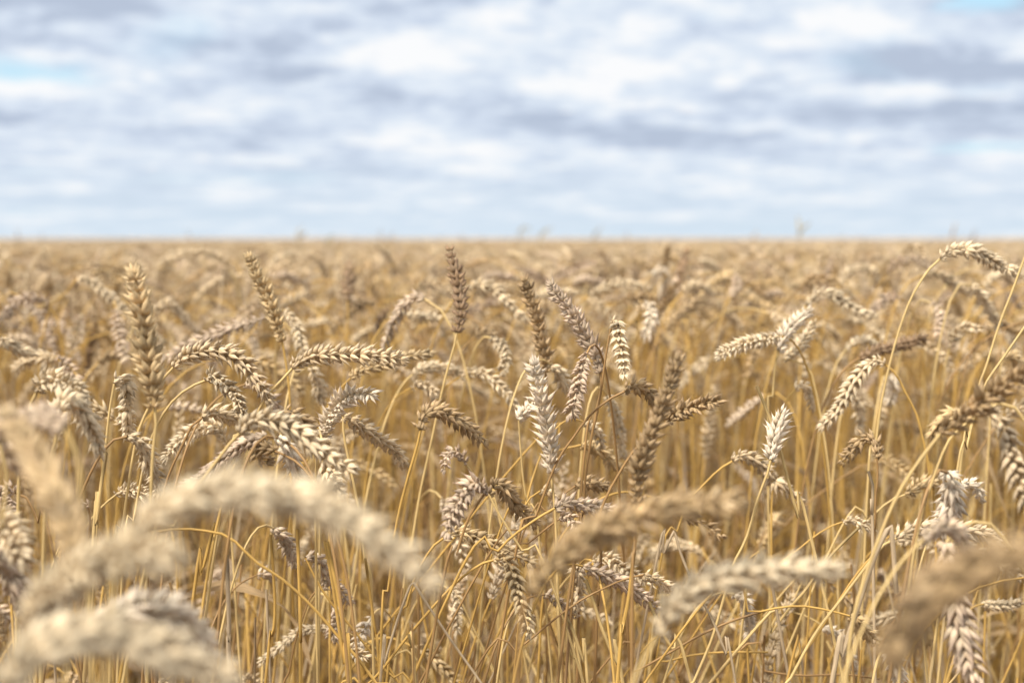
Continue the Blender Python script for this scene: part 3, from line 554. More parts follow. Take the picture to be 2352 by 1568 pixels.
 ('03', 1.42, 'c', 'p', 60, 1.2, .9, '150,1200 270,1110 350,1000 400,880', '290,1170 350,1260 420,1450 470,1700 550,2244 600,3000', 'yellowish spiky wheat ear beside the pale bleached leaning one'),
 ('03', 1.5, 'd', 'b', 20, 1.0, 1.0, '820,1190 950,1130 1100,1090 1250,1050 1400,1010', '', 'dark brown wheat ear pointing right, crossing the long bare stem at right'),
 ('03', 1.65, 'c', 'p', 20, .95, .9, '700,1110 790,1040 880,1035 970,1080', '', 'pale wheat ear arching above the dark brown one at right'),
 ('03', 1.62, 'c', 'p', 15, 1.0, 1.0, '1820,540 1900,620 1960,720 2020,820 2050,900', '', 'pale wheat ear hanging right of the blurred long sloping one at the right'),
 ('03', 1.85, 't', 'g', 20, .9, 1.0, '1380,450 1500,430 1620,490 1720,560 1820,610', '', 'blurred wheat ear sloping down right behind the long bare stem'),
 ('03', 1.95, 'c', 'g', 20, .9, 1.0, '1930,550 2040,450 2150,425 2280,440', '', 'blurred pale wheat ear below the tip of the highest arching one at right'),
 ('03', 1.6, 'c', 'p', 20, .9, .95, '1630,1080 1690,960 1780,915 1880,930', '1630,1080 1590,1250 1560,1568', 'pale soft wheat ear bending right between the long stems at right'),
 ('03', 1.68, 'l', 'p', 20, 1.0, .95, '1480,700 1540,780 1550,870 1520,950', '', 'blurred grey wheat ear hanging right of the long bare stem'),
 ('03', 1.78, 'l', 'g', 20, 1.0, .9, '1170,650 1080,640 1000,700 930,770', '', 'blurred grey wheat ear drooping left of the long bare stem'),
 ('03', 1.85, 'b', 'b', 20, 1.0, .9, '300,550 390,490 490,490 610,520', '', 'blurred brown wheat ear above the long pale arching one at right'),
 ('03', 1.7, 'b', 'b', 30, 1.0, .9, '2050,830 2120,900 2200,930 2300,940', '', 'soft brown wheat ear at the right edge above the slanting stem'),
 ('03', 1.5, 'g', 'p', 30, 1.0, .9, '2100,1200 2180,1160 2250,1240 2280,1340', '2100,1200 2070,1350 2040,1568', 'brown green wheat ear bending at the right edge above the dark brown spiky one'),
 ('22', 1.14, 'l', 'g', 12, 1.05, .98, '630,520 700,550 820,590 960,650 1080,735 1180,800 1290,890', '', 'grey tan wheat ear sloping down right low in the middle of the right half'),
 ('22', 1.18, 'c', 'g', 15, 1.0, .95, '610,500 580,560 600,660 595,780 565,920', '', 'pale wheat ear hanging straight down low, beside the grey tan sloping one'),
 ('22', 1.28, 'c', 'p', 40, 1.15, .95, '720,480 850,450 980,530 1100,600 1230,670', '', 'yellowish pale wheat ear behind the low grey tan sloping one'),
 ('22', 1.12, 't', 'b', 15, 1.0, .72, '1180,595 1260,615 1340,665 1420,715 1500,755', '1180,595 1000,640 800,730 610,830 400,980 50,1270', 'thin wheat ear at the end of a bowed brown stem low right of centre'),
 ('22', 1.18, 'l', 'b', 30, 1.05, .78, '290,775 360,790 440,860 500,920 570,960', '', 'small grey wheat ear low, crossing the stem of the white upright ear'),
 ('22', 1.25, 'w', 'p', 40, 1.1, .85, '1990,770 2080,810 2110,930 2120,1060 2130,1180', '', 'pale wheat ear hanging low behind the blurred cream arch at bottom right'),
 ('22', 1.5, 'c', 'p', 20, 1.0, .8, '580,900 700,940 800,980 870,1010', '', 'soft pale wheat ear lying low, under the pale one hanging straight down'),
 ('22', 1.22, 'c', 'p', 30, 1.0, .8, '120,900 160,960 150,1040 120,1130', '', 'small spiky pale wheat ear low beside the yellow tan hanging one'),
 ('23', 1.13, 'g', 'g', 30, 1.0, .85, '730,965 800,990 840,1060 900,1120 940,1200', '730,965 650,945 560,920 350,880 180,880 0,910 -150,950', 'golden wheat ear hanging from a flat bowed stem low at the right'),
 ('23', 1.10, 'w', 'p', 40, 1.1, .9, '1080,1300 1130,1380 1160,1460 1180,1560', '', 'white wheat ear hanging at the bottom edge left of the large blurred brown one'),
 ('23', 1.3, 'c', 'g', 60, 1.2, .8, '1930,860 2030,870 2140,875 2250,850', '', 'small pale wheat ear lying level at the right edge under the large blurred brown one'),
 ('23', 1.28, 'c', 'g', 10, .8, .75, '680,120 760,105 830,140 910,175', '680,120 560,165 400,265 200,430 0,560', 'thin yellow wheat ear on a long bowed stem left of the hanging fishbone one'),
 ('23', 1.33, 'w', 'p', 20, .9, .75, '500,1060 620,1130 690,1250 750,1370 830,1520', '500,1060 350,970 200,930 0,920', 'thin whitish wheat ear sloping down low at the right, behind the thick grey straw'),
 ('21', 1.05, 'g', 'g', 20, 1.0, 1.0, '-1000,230 -1080,300 -1140,420 -1180,560', '-1000,230 -700,190 -490,200 -240,260 0,485 200,610 400,780 600,985 720,1130 900,1330 1100,1600', 'stalk whose bowed golden stem crosses low under the left of the big blurred arch'),
]

# bare or broken straws that stand out: window, distance, colour, thickness (mm), points, label
S = [
 ('21', 1.08, 'l', 2.4, '1110,1600 1150,1400 1230,1120 1310,880 1395,665 1405,662 1470,760 1560,900 1760,1200 2020,1568 2100,1700', 'grey straw snapped over in a sharp fold, bottom centre left'),
 ('21', 1.06, 'p', 3.4, '1370,1130 1395,1170 1405,1300 1425,1600', 'short thick pale straw hanging down from the golden bowed stem'),
 ('21', 1.05, 'g', 3.4, '850,1650 830,1400 780,1050 720,700 640,300', 'thick golden straw at the bottom left of centre, right one of a crossing pair'),
 ('21', 1.06, 'g', 3.0, '830,1650 800,1450 740,1050 690,700 615,290', 'golden straw at the bottom left of centre, left one of a crossing pair'),
 ('20', 1.04, 'l', 4.0, '2060,1650 2055,1200 2045,800 2030,420', 'thick upright straw stub with a dark open top under the big blurred arch'),
 ('23', 1.03, 'l', 4.4, '560,1650 660,1330 800,900 950,450 1085,165 1100,170 1120,330 1150,760', 'thick grey gold straw folded at its top, low at the right'),
 ('22', 1.2, 'l', 2.8, '1250,700 1350,430 1445,220 1460,222 1510,400 1610,650', 'straw bent in an upside down V right of the blurred brown foreground ear'),
 ('22', 1.15, 'p', 3.4, '660,640 740,860 800,1060 940,1420 1000,1600', 'pale slanting straw low, right of the stem of the white upright ear'),
 ('22', 1.15, 'p', 3.2, '1230,840 1330,1070 1450,1300 1620,1620', 'pale slanting straw running down from the low grey tan sloping ear'),
 ('22', 1.1, 'l', 2.4, '1720,860 1800,1010 1850,1130 1930,1350 2010,1600', 'thin grey slanting straw crossing the pale stem at the bottom right of centre'),
 ('21', 1.12, 'g', 3.4, '400,1650 400,1200 390,700 370,190', 'golden upright straw at the bottom below the big blurred arch'),
 ('21', 1.16, 'g', 3.0, '80,1620 150,1150 170,900 150,500 130,240', 'golden straw kinked low, left of the golden upright one at the bottom'),
 ('21', 1.14, 'g', 2.8, '1115,1620 1080,1200 1050,980 980,450', 'slightly leaning golden straw left of the snapped grey one'),
 ('22', 1.10, 'g', 3.8, '940,1620 990,1100 1050,780 1095,380', 'thick golden straw low, right of the stem of the white upright ear'),
 ('22', 1.16, 'b', 3.0, '750,1300 770,900 800,380', 'brown upright straw low, between the white ear stem and the thick golden straw'),
 ('22', 1.13, 'p', 3.2, '470,940 540,1080 640,1380 680,1600', 'pale slanting straw beside the foot of the stem of the white ear'),
 ('22', 1.2, 'p', 2.8, '500,1220 560,1380 640,1600', 'pale short slanting straw at the bottom right next to the white ear stem'),
 ('23', 1.2, 'p', 3.0, '-300,1300 0,1140 170,920 300,780 560,430 820,170', 'long pale slanting straw low right, left of the thick grey gold one'),
 ('23', 1.15, 'o', 2.6, '160,1600 300,1340 560,950 820,560 1080,290', 'orange gold slanting straw crossing behind the thick grey gold one'),
 ('23', 1.25, 'b', 2.2, '-500,1560 0,1480 300,1500 700,1490 1000,1530', 'thin brown straw lying level along the bottom edge at the right'),
 ('22', 1.18, 'b', 2.4, '700,1560 1080,1470 1400,1300 1700,1130 2000,1000 2294,910', 'brown bowed straw rising to the right across the bottom'),
 ('22', 1.24, 'g', 2.2, '1000,1510 1300,1400 1600,1320 1900,1290 2294,1290', 'thin golden straw lying flat across the bottom right of centre'),
 ('20', 1.10, 'g', 3.2, '1180,900 1290,560 1400,200 1500,-100', 'golden straw leaning right under the left part of the big blurred arch'),
 ('20', 1.12, 'g', 3.4, '1720,900 1800,620 1880,300 1930,130', 'pair forming golden straw leaning right left of the dark topped stub'),
 ('20', 1.10, 'p', 3.6, '830,400 860,200 900,-150 950,-500', 'pale thick straw rising left of the large blurred arch'),
 ('13', 1.15, 'p', 3.0, '-100,100 60,500 170,900 280,1300 420,1600', 'pale slanting straw passing behind the tan sloping ear at right'),
 ('13', 1.2, 'l', 3.2, '900,860 940,1000 930,1300 940,1600', 'grey upright straw with a flat leaf stub, below the hooked brown ear'),
]

def win(t, x, y):
    if t == 'F': return x, y
    r, c = int(t[0]), int(t[1])
    return (c * 1024 + x / 2.24) * 2352 / 4096, ((900, 1500, 2031)[r] + y / 2.24) * 2352 / 4096


CP, SP_ = math.cos(PITCH), math.sin(PITCH)
def ray(x, y):
    """direction from the eye for a view point, scaled so that its forward (+Y) part is 1"""
    a = (x - 1176) / FPX; b = (784 - y) / FPX
    fy = CP + b * SP_; fz = -SP_ + b * CP
    return np.array((a / fy, 1.0, fz / fy))


def project(p):
    """world points (n,3) -> view x, y"""
    p = np.atleast_2d(p); y = p[:, 1] * CP - (p[:, 2] - EYE) * SP_; z = p[:, 1] * SP_ + (p[:, 2] - EYE) * CP
    return 1176 + FPX * p[:, 0] / y, 784 - FPX * z / y


def pts(t, s): return [win(t, *map(float, q.split(','))) for q in s.split()]

# ------------------------------------------------------------------ ground and the far field
def tag(o, label=None, cat=None, group=None, kind=None):
    if label: o['label'] = label
    if cat: o['category'] = cat
    if group: o['group'] = group
    if kind: o['kind'] = kind


def plane_mesh(name, verts, faces, mat):
    me = bpy.data.meshes.new(name); me.from_pydata(verts, [], faces); me.update(); me.materials.append(mat)
    o = bpy.data.objects.new(name, me); SC.collection.objects.link(o); return o


g = plane_mesh('ground', [(-9000, -60, 0), (9000, -60, 0), (9000, 9000, 0), (-9000, 9000, 0)], [(0, 1, 2, 3)],
               rgb_noise_mat('dry_soil', [(.07, .045, .028), (.12, .08, .048), (.20, .135, .08)], 9, .95, .6))
tag(g, kind='structure')

FAR0 = 46.0


def canopy():
    """the closed top of the crop far off: an uneven slab of ears standing on the soil"""
    rows = [FAR0 * (1.055 ** k) for k in range(96)]
    cols = 120
    V = []; F = []
    r = np.random.default_rng(3)
    for y in rows:
        hw = y * .62 + 20
        for c in range(cols):
            V.append((hw * (c / (cols - 1) * 2 - 1), y, .745 + r.normal() * .022))
    n = len(rows)
    for i in range(n - 1):
        for c in range(cols - 1):
            a = i * cols + c; F.append((a, a + 1, a + cols + 1, a + cols))
    b0 = len(V)
    for c in range(cols): V.append((V[c][0], V[c][1], 0.0))
    for c in range(cols - 1): F.append((c + 1, c, b0 + c, b0 + c + 1))
    m = rgb_noise_mat('far_wheat_tops', [(.36, .25, .13), (.52, .375, .215), (.68, .52, .33)], 1.3, .9, .8, (1, .5, 1))
    o = plane_mesh('wheat_field', V, F, m)
    tag(o, 'far wheat field reaching the horizon', kind='stuff', cat='wheat field')


canopy()

GROUP = 'wheat stalks of the field'
STALKS = []          # records of everything that is an object of its own


def ground_under(last, direction, r):
    """carry a stem on from the last traced point down to the soil"""
    d = unit(np.array(direction, float))
    if d[2] > -.45: d = unit(np.array((d[0], d[1], -.6)))
    d = unit(d * np.array((1, 1, 1)) + np.array((r.normal() * .04, r.normal() * .05, -.15)))
    h = last[2]
    k = h / -d[2]
    end = last + d * k
    out = 0.55
    end[:2] = last[:2] + (end[:2] - last[:2]) * out
    end[2] = 0
    return end


def auto_stem(base, t0, r):
    """an arching stem from the soil into the neck of the ear"""
    h = base[2]
    hz = np.array((t0[0], t0[1], 0)); hz = hz / max(np.linalg.norm(hz), .3)
    droop = max(0., -t0[2])
    back = .05 + .06 * droop
    g0 = base - hz * (back + .05) + np.array((r.normal() * .035, r.normal() * .05, 0)); g0[2] = 0
    k = .05 + .05 * r.random()
    c2 = base - t0 * k
    c1 = np.array((g0[0] * .35 + c2[0] * .65 - hz[0] * .02, g0[1] * .35 + c2[1] * .65 - hz[1] * .02, max(h * .70, h - .18)))
    t = np.linspace(0, 1, 14)[:, None]
    up = (1 - t) ** 3 * g0 + 3 * (1 - t) ** 2 * t * c1 + 3 * (1 - t) * t ** 2 * c2 + t ** 3 * base
    return up


LMK = []
EARPTS = []          # view points of the traced ears, with distance, so that loose stalks keep clear of them


def make_stalk(ear, stem, col, scol, roll, style, lod, label, r, spikelets, leaf=False, sheath=True):
    root = bpy.data.objects.new('wheat_stalk', None); root.empty_display_size = .02
    SC.collection.objects.link(root)
    g0 = np.array(stem[0]); root.location = g0
    tag(root, label, 'wheat', GROUP)
    mb = MB()
    a, b = (np.array(STEM[scol[0]]), np.array(STEM[scol[-1]]))
    sides = 8 if lod == 0 else 5
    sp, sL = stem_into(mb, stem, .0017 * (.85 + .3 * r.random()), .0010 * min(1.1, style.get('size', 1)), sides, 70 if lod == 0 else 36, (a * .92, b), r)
    mb.build('stem', M_STEM, root, g0)
    if len(ear):
        _, L = smooth_path(ear, 20)
        pos, fr, tn, tp, si, P, T = ear_husks(ear, L, lod, roll, style, col, r)
        mr = MB()
        K = len(P); c = np.tile(np.array(col[0]) * .8, (K, 1))
        tube(mr, P, np.linspace(.0016, .0007, K) * style.get('size', 1), 5, c)
        tmpl = (T_HI, T_MID, T_LO)[lod]
        if not spikelets:
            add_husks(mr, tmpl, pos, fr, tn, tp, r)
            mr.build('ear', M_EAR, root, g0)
        else:
            e = mr.build('ear', M_EAR, root, g0)
            for k in np.unique(si):
                q = si == k; mm = MB(); add_husks(mm, tmpl, pos[q], fr[q], tn[q], tp[q], r)
                mm.build('spikelet', M_EAR, e, g0)
    if leaf:
        i = int(len(sp) * (.35 + .3 * r.random()))
        ml = MB(); an = r.random() * 6.28
        leaf_into(ml, sp[i], (math.cos(an), math.sin(an), .7), .10 + .09 * r.random(), .007, r, (.46, .34, .20))
        ml.build('leaf', M_LEAF, root, g0)
    return root


# ---- traced stalks
hr = np.random.default_rng(21)
n_sp = 0
for row in H:
    t, D, col, sc, roll, splay, size, es, ss, label = row
    E = pts(t, es)
    jit = hr.normal() * .006
    D = D + jit
    W = np.array([np.array((0, 0, EYE)) + ray(x, y) * D for x, y in E])
    _, L2 = smooth_path(W, 30)
    want = .088 * min(size, 1.2) ** .5
    if L2 < want * .93:
        extra = min(math.sqrt(want ** 2 - L2 ** 2), L2 * .9)
        s = np.r_[0, np.cumsum(np.linalg.norm(np.diff(W, axis=0), axis=1))]; s = s / s[-1]
        sg = 1 if hr.random() < .6 else -1
        # lean out of the picture plane while staying on the same sight lines
        W = np.array([np.array((0, 0, EYE)) + ray(x, y) * (D + sg * extra * q) for (x, y), q in zip(E, s)])
    Ws, L = smooth_path(W, 24)
    t0 = unit(Ws[1] - Ws[0])
    if ss:
        Sx = pts(t, ss)
        Sw = [np.array((0, 0, EYE)) + ray(x, y) * D for x, y in Sx]
        last = Sw[-1]; dr = Sw[-1] - Sw[-2]
        if last[2] > .02:
            end = ground_under(last, dr, hr)
            mid = last + unit(dr) * min(.06, last[2] * .3); 
            if mid[2] > .05 and mid[2] < last[2]: Sw.append(mid)
            Sw.append(end)
        stem = np.array(Sw[::-1])
        if np.linalg.norm(stem[-1] - W[0]) < .02: stem[-1] = W[0]
    else:
        stem = auto_stem(W[0], t0, hr)
    near = abs(D - 1.16)
    sharp = .9 < D < 1.30
    lod = 0 if (D < 1.5) else 1
    
    c = COL[col]
    style = dict(splay=splay, size=size, awn=1.12 if col == 'w' else 1.0)
    spk = sharp and size >= .94 and n_sp < 42
    n_sp += spk
    ob = make_stalk(W, stem, c, sc + sc, R(roll), style, lod, label, hr, spk, leaf=False)
    mid = project(Ws[len(Ws) // 2])
    STALKS.append(dict(ob=ob, x=float(mid[0][0]), y=float(mid[1][0]), D=D, traced=True))
    px, py = project(Ws)
    for q in range(0, 24, 3): EARPTS.append((px[q], py[q], D))
EARPTS = np.array(EARPTS)

for t, D, col, th, ps, label in S:
    root = bpy.data.objects.new('straw', None); SC.collection.objects.link(root)
    W = [np.array((0, 0, EYE)) + ray(x, y) * D for x, y in pts(t, ps)]
    if W[0][2] > W[-1][2] + .02: W = W[::-1]
    # one end goes on down to the soil
    first = W[0]
    e = ground_under(first, W[0] - W[1], hr)
    W = [e] + W
    p = np.array(W); root.location = p[0]
    tag(root, label, 'straw', 'bare and broken straws')
    mb = MB()
    sharpfold = 'fold' in label or 'upside' in label
    n = 110 if sharpfold else 60
    pp, L = smooth_path(p, n)
    f = np.linspace(0, 1, n)
    rad = np.full(n, th / 2000.) * (1 - .18 * f)
    cc = np.tile(np.array(STEM[col]), (n, 1)) * (1 + .06 * np.sin(f * 17 + hr.random() * 9))[:, None]
    z = .45 + .3 * hr.random(); s = np.exp(-((f - z) * L / .0035) ** 2); rad = rad * (1 + .3 * s); cc = cc * (1 - .6 * s[:, None])
    cc[-2:] *= .45
    tube(mb, pp, rad, 9, cc)
    mb.build('stem', M_STEM, root, p[0])
    if hr.random() < .45:
        ml = MB(); i = int(n * z)
        leaf_into(ml, pp[i], (hr.normal(), hr.normal() * .5, .6), .09 + .08 * hr.random(), .006, hr, (.48, .36, .22))
        ml.build('leaf', M_LEAF, root, p[0])


# ------------------------------------------------------------------ loose stalks of the rest of the crop
def loose(x, y, r, low=False, tall=False):
    """stem and ear paths of one stalk that grows at x, y"""
    az = r.random() * 6.283
    if r.random() < .45: az = r.normal() * .7 - .15          # more of them nod to the right
    kind = r.random()
    Ls = (.84 + r.normal() * .045) if not low else (.60 + r.normal() * .09)
    if tall: Ls = .88 + r.random() * .08; kind = .85 + .15 * r.random()
    lean = abs(r.normal()) * (.12 if not low else .35)
    if kind < .64: tn, te = 1.1 + r.random() * .9, 2.1 + r.random() * .75      # nodding
    elif kind < .84: tn, te = .5 + r.random() * .5, 1.2 + r.random() * .6      # half bent
    else: tn, te = .05 + r.random() * .25, .2 + r.random() * .35               # upright
    n = 22; s = np.linspace(0, 1, n)
    k0 = .70 + .14 * r.random()
    th = lean + (tn - lean) * np.clip((s - k0) / (1 - k0), 0, 1) ** 1.6
    a = az + (r.normal() * .5) * s
    th = th + np.where(s > .3, r.normal() * .05, 0) + np.where(s > .62, r.normal() * .07, 0)
    a = a + np.where(s > .45, r.normal() * .3, 0)
    st = Ls / (n - 1)
    d = np.stack([np.sin(th) * np.cos(a), np.sin(th) * np.sin(a), np.cos(th)], 1)
    p = np.zeros((n, 3)); p[1:] = np.cumsum(d[1:] * st, 0); p += (x, y, 0)
    le = .064 + .042 * r.random(); m = 8
    s2 = np.linspace(0, 1, m); th2 = tn + (te - tn) * s2 ** .9; a2 = a[-1] + r.normal() * .25 * s2
    d2 = np.stack([np.sin(th2) * np.cos(a2), np.sin(th2) * np.sin(a2), np.cos(th2)], 1)
    e = np.zeros((m, 3)); e[1:] = np.cumsum(d2[1:] * le / (m - 1), 0); e += p[-1]
    top = max(p[:, 2].max(), e[:, 2].max()); lim = .855 if not tall else 9
    if not tall and r.random() > .985: lim = .90
    if top > lim:
        q = lim * (1 - .10 * r.random()) / top; p[:, 2] *= q; e[:, 2] *= q
    return p, e, le


KEYS = ['t', 'c', 'g', 'b', 'l', 'w', 'd']
PROB = [.30, .20, .17, .15, .13, .025, .025]
SKEY = ['g', 'p', 'b', 'l', 'o']
SPRB = [.42, .22, .19, .09, .08]


def put_loose(mbe, mbs, mbl, x, y, r, lod, low=False, lower=0, tall=False, pe=None):
    p, e, le = pe if pe is not None else loose(x, y, r, low, tall)
    c_a, c_b = COL[r.choice(KEYS, p=PROB)], COL[r.choice(KEYS, p=PROB)]
    col = tuple(np.array(c_a[q_]) * .6 + np.array(c_b[q_]) * .4 for q_ in (0, 1))
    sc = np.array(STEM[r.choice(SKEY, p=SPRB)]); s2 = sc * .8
    q = p[lower:]
    n = (34, 16, 9)[lod]
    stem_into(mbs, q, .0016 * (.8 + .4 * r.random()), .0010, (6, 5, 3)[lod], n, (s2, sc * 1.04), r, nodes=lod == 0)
    style = dict(splay=.8 + .55 * r.random(), size=.78 + .22 * r.random(), sparse=.04)
    pos, fr, tn, tp, si, P, T = ear_husks(e, le, max(lod, 1), r.random() * 3.14, style, col, r)
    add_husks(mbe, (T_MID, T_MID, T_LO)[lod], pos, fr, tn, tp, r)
    for _l in range(int(r.random() < .6) + int(r.random() < .3) if lod < 2 else int(r.random() < .15)):
        i = int(len(p) * (.25 + .5 * r.random())); an = r.random() * 6.28
        leaf_into(mbl, p[i], (math.cos(an), math.sin(an), .8), .10 + .12 * r.random(), .005 + .005 * r.random(), r, (.48, .34, .19), 9 if lod < 2 else 5)


# near crop: real stalks between 1.25 and 4.4 m
nr = np.random.default_rng(77)
cand = []
def add_cand(d0, d1, dens, low):
    n = int(dens * (.47 * (d1 ** 2 - d0 ** 2) + .25 * 2 * (d1 - d0)))
    for _ in range(n):
        d = math.sqrt(d0 ** 2 + (d1 ** 2 - d0 ** 2) * nr.random())
        hw = .47 * d + .25
        cand.append((hw * (nr.random() * 2 - 1), d, low(d) if callable(low) else low))
add_cand(1.22, 1.6, 70, True)
add_cand(1.45, 2.0, 130, lambda d: nr.random() < .55)
add_cand(2.0, 4.4, 520, lambda d: nr.random() < .16)
kept = []
for (x, y, low) in cand:
    pe = loose(x, y, nr, low)
    ex, ey = project(pe[1]); dm = pe[1][:, 1].mean()
    m = EARPTS[:, 2] > dm - .04
    if m.any():
        q = EARPTS[m]
        dd = np.min((q[:, 0][None] - ex[:, None]) ** 2 + (q[:, 1][None] - ey[:, None]) ** 2)
        if dd < (FPX * .016 / dm) ** 2: continue
    # keep the air above the crop clear close by
    if dm < 2.0 and ey.min() < 548 + 150 * (2.3 - dm): continue
    if ey.min() < 552 and dm < 4: continue
    kept.append((x, y, low, pe, dm, float(ex.mean()), float(ey.mean())))
print('near stalks', len(kept), 'traced', len(H))

# the ones that show largest become objects, up to 300 in all
vis = [k for k in kept if -10 < k[5] < 2362 and -10 < k[6] < 1570]
def seen(k):
    """clear of nearer ears?"""
    q = EARPTS[EARPTS[:, 2] < k[4]]
    a = np.min((q[:, 0] - k[5]) ** 2 + (q[:, 1] - k[6]) ** 2) if len(q) else 1e9
    return a > 26 ** 2
vis = sorted([k for k in vis if seen(k)], key=lambda k: k[4] + (.5 if k[6] > 1050 else 0))
own = vis[:300 - len(H) - 12]
own_ids = {id(k) for k in own}
for k in own:
    x, y, low, pe, dm, ex, ey = k
    cn = nr.choice(KEYS, p=PROB); sn = nr.choice(SKEY, p=SPRB)
    style = dict(splay=.8 + .55 * nr.random(), size=.82 + .22 * nr.random(), sparse=.03)
    ob = make_stalk(pe[1], pe[0], COL[cn], sn + sn, nr.random() * 3.14, style, 1 if dm > 1.5 else 0, 'x', nr, False, leaf=nr.random() < .3)
    e = pe[1]; dv = unit(e[-1] - e[0])
    STALKS.append(dict(ob=ob, x=ex, y=ey, D=dm, traced=False, col=cn, dv=dv, low=low))
mbe, mbs, mbl = MB(), MB(), MB()
for k in kept:
    if id(k) in own_ids: continue
    x, y, low, pe, dm, ex, ey = k
    put_loose(mbe, mbs, mbl, x, y, nr, 0 if dm < 2.6 else 1, low, pe=pe)
# bare straws, slanting every way low down, fill the crop between the stalks
for i_ in range(4600):
    d = math.sqrt(1.15 ** 2 + (4.0 ** 2 - 1.15 ** 2) * nr.random()) if i_ > 1250 else 1.10 + 1.2 * nr.random(); x = (.47 * d + .25) * (nr.random() * 2 - 1)
    L = .25 + .40 * nr.random(); az = nr.random() * 6.28; th = min(abs(nr.normal()) * (.30 if i_ % 3 else .75), 1.3)
    a = np.array((x, d, 0.)); dd = np.array((math.sin(th) * math.cos(az), math.sin(th) * math.sin(az), math.cos(th)))
    b = a + dd * L * .6; c = a + dd * L + np.array((dd[0], dd[1], -.4)) * .05
    sc = np.array(STEM[nr.choice(SKEY, p=[.30, .16, .30, .16, .08])])
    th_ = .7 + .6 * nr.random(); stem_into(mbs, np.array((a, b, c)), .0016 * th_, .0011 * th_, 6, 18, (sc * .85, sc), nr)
    if nr.random() < .6: leaf_into(mbl, a + (b - a) * (.3 + .7 * nr.random()), (nr.normal(), nr.normal(), .4), .08 + .14 * nr.random(), .005 + .006 * nr.random(), nr, (.50, .37, .23) if nr.random() < .6 else (.34, .24, .15))


def stuff(name, mb, mat, label, cat):
    o = mb.build(name, mat); tag(o, label, cat, kind='stuff'); return o


# one object for the rest of the near crop: husks, straw and dry leaves with their own materials
def build_many(name, mbs_, mats, label, cat, origin=None, link=True):
    v = []; f = []; t = []; g_ = []; mi = []; n = 0
    for i, m_ in enumerate(mbs_):
        if not m_.v: continue
        V = np.concatenate(m_.v); F = np.concatenate(m_.f)
        v.append(V); f.append(F + n); t.append(np.concatenate(m_.t)); g_.append(np.concatenate(m_.g)); mi.append(np.full(len(F), i, np.int32)); n += len(V)
    big = MB(); big.v = v; big.f = f; big.t = t; big.g = g_; big.n = n
    me = big.mesh(name, mats[0])
    for m_ in mats[1:]: me.materials.append(m_)
    me.polygons.foreach_set('material_index', np.concatenate(mi)); me.update()
    o = bpy.data.objects.new(name, me)
    if link: SC.collection.objects.link(o); tag(o, label, cat, kind='stuff')
    return o


MATS = [M_EAR, M_STEM, M_LEAF]
build_many('wheat_crop', [mbe, mbs, mbl], MATS, 'dense ripe wheat standing behind the nearer stalks', 'wheat crop')

# ------------------------------------------------------------------ the crop from 4.4 m out: clumps of stalks repeated over the field
TILE = .8
protos = []
pr_ = np.random.default_rng(99)
for k in range(7):
    a, b, c = MB(), MB(), MB()
    rng = pr_
    for _ in range(int(330 * TILE * TILE)):
        x, y = (pr_.random(2) - .5) * TILE
        put_loose(a, b, c, x, y, pr_, 2, low=pr_.random() < .12, lower=6)
    protos.append(build_many('clump', [a, b, c], MATS, '', '', link=False))

pts_, rot, idx, scl = [], [], [], []
yy = 4.4 + TILE / 2
row = 0
while yy < FAR0 + .6:
    hw = .47 * yy + .5
    nx = int(hw / TILE) + 1
    for i in range(-nx, nx + 1):
        pts_.append((i * TILE + (row % 2) * TILE / 2 + pr_.normal() * .03, yy + pr_.normal() * .03, 0))
        rot.append(pr_.integers(0, 4) * math.pi / 2); idx.append(int(pr_.integers(0, 7)))
        # the crop stands in slow waves
        scl.append(1 - .012 + .018 * math.sin(i * .9 + row * .37) + pr_.normal() * .008)
    row += 1; yy += TILE
me = bpy.data.meshes.new('wheat_crop_far'); me.from_pydata(pts_, [], [])
for nm, tp_, arr in (('rot', 'FLOAT', rot), ('scl', 'FLOAT', scl)):
    at = me.attributes.new(nm, tp_, 'POINT'); at.data.foreach_set('value', np.array(arr, np.float32))
at = me.attributes.new('idx', 'INT', 'POINT'); at.data.foreach_set('value', np.array(idx, np.int32))
far = bpy.data.objects.new('wheat_crop', me); SC.collection.objects.link(far)
tag(far, 'blurred wheat crop running back towards the horizon', 'wheat crop', kind='stuff')
gn = bpy.data.node_groups.new('clumps', 'GeometryNodeTree')
gn.interface.new_socket('Geometry', in_out='INPUT', socket_type='NodeSocketGeometry')
gn.interface.new_socket('Geometry', in_out='OUTPUT', socket_type='NodeSocketGeometry')
N = gn.nodes; Lk = gn.links
gi = N.new('NodeGroupInput'); go = N.new('NodeGroupOutput')
g2i = N.new('GeometryNodeGeometryToInstance')
for o in reversed(protos):
    oi = N.new('GeometryNodeObjectInfo'); oi.inputs['Object'].default_value = o; oi.transform_space = 'ORIGINAL'
    oi.inputs['As Instance'].default_value = True
    Lk.new(oi.outputs['Geometry'], g2i.inputs[0])
iop = N.new('GeometryNodeInstanceOnPoints'); Lk.new(gi.outputs[0], iop.inputs['Points'])
def attr(nm, dt):
    a = N.new('GeometryNodeInputNamedAttribute'); a.data_type = dt; a.inputs[0].default_value = nm; return a.outputs[0]
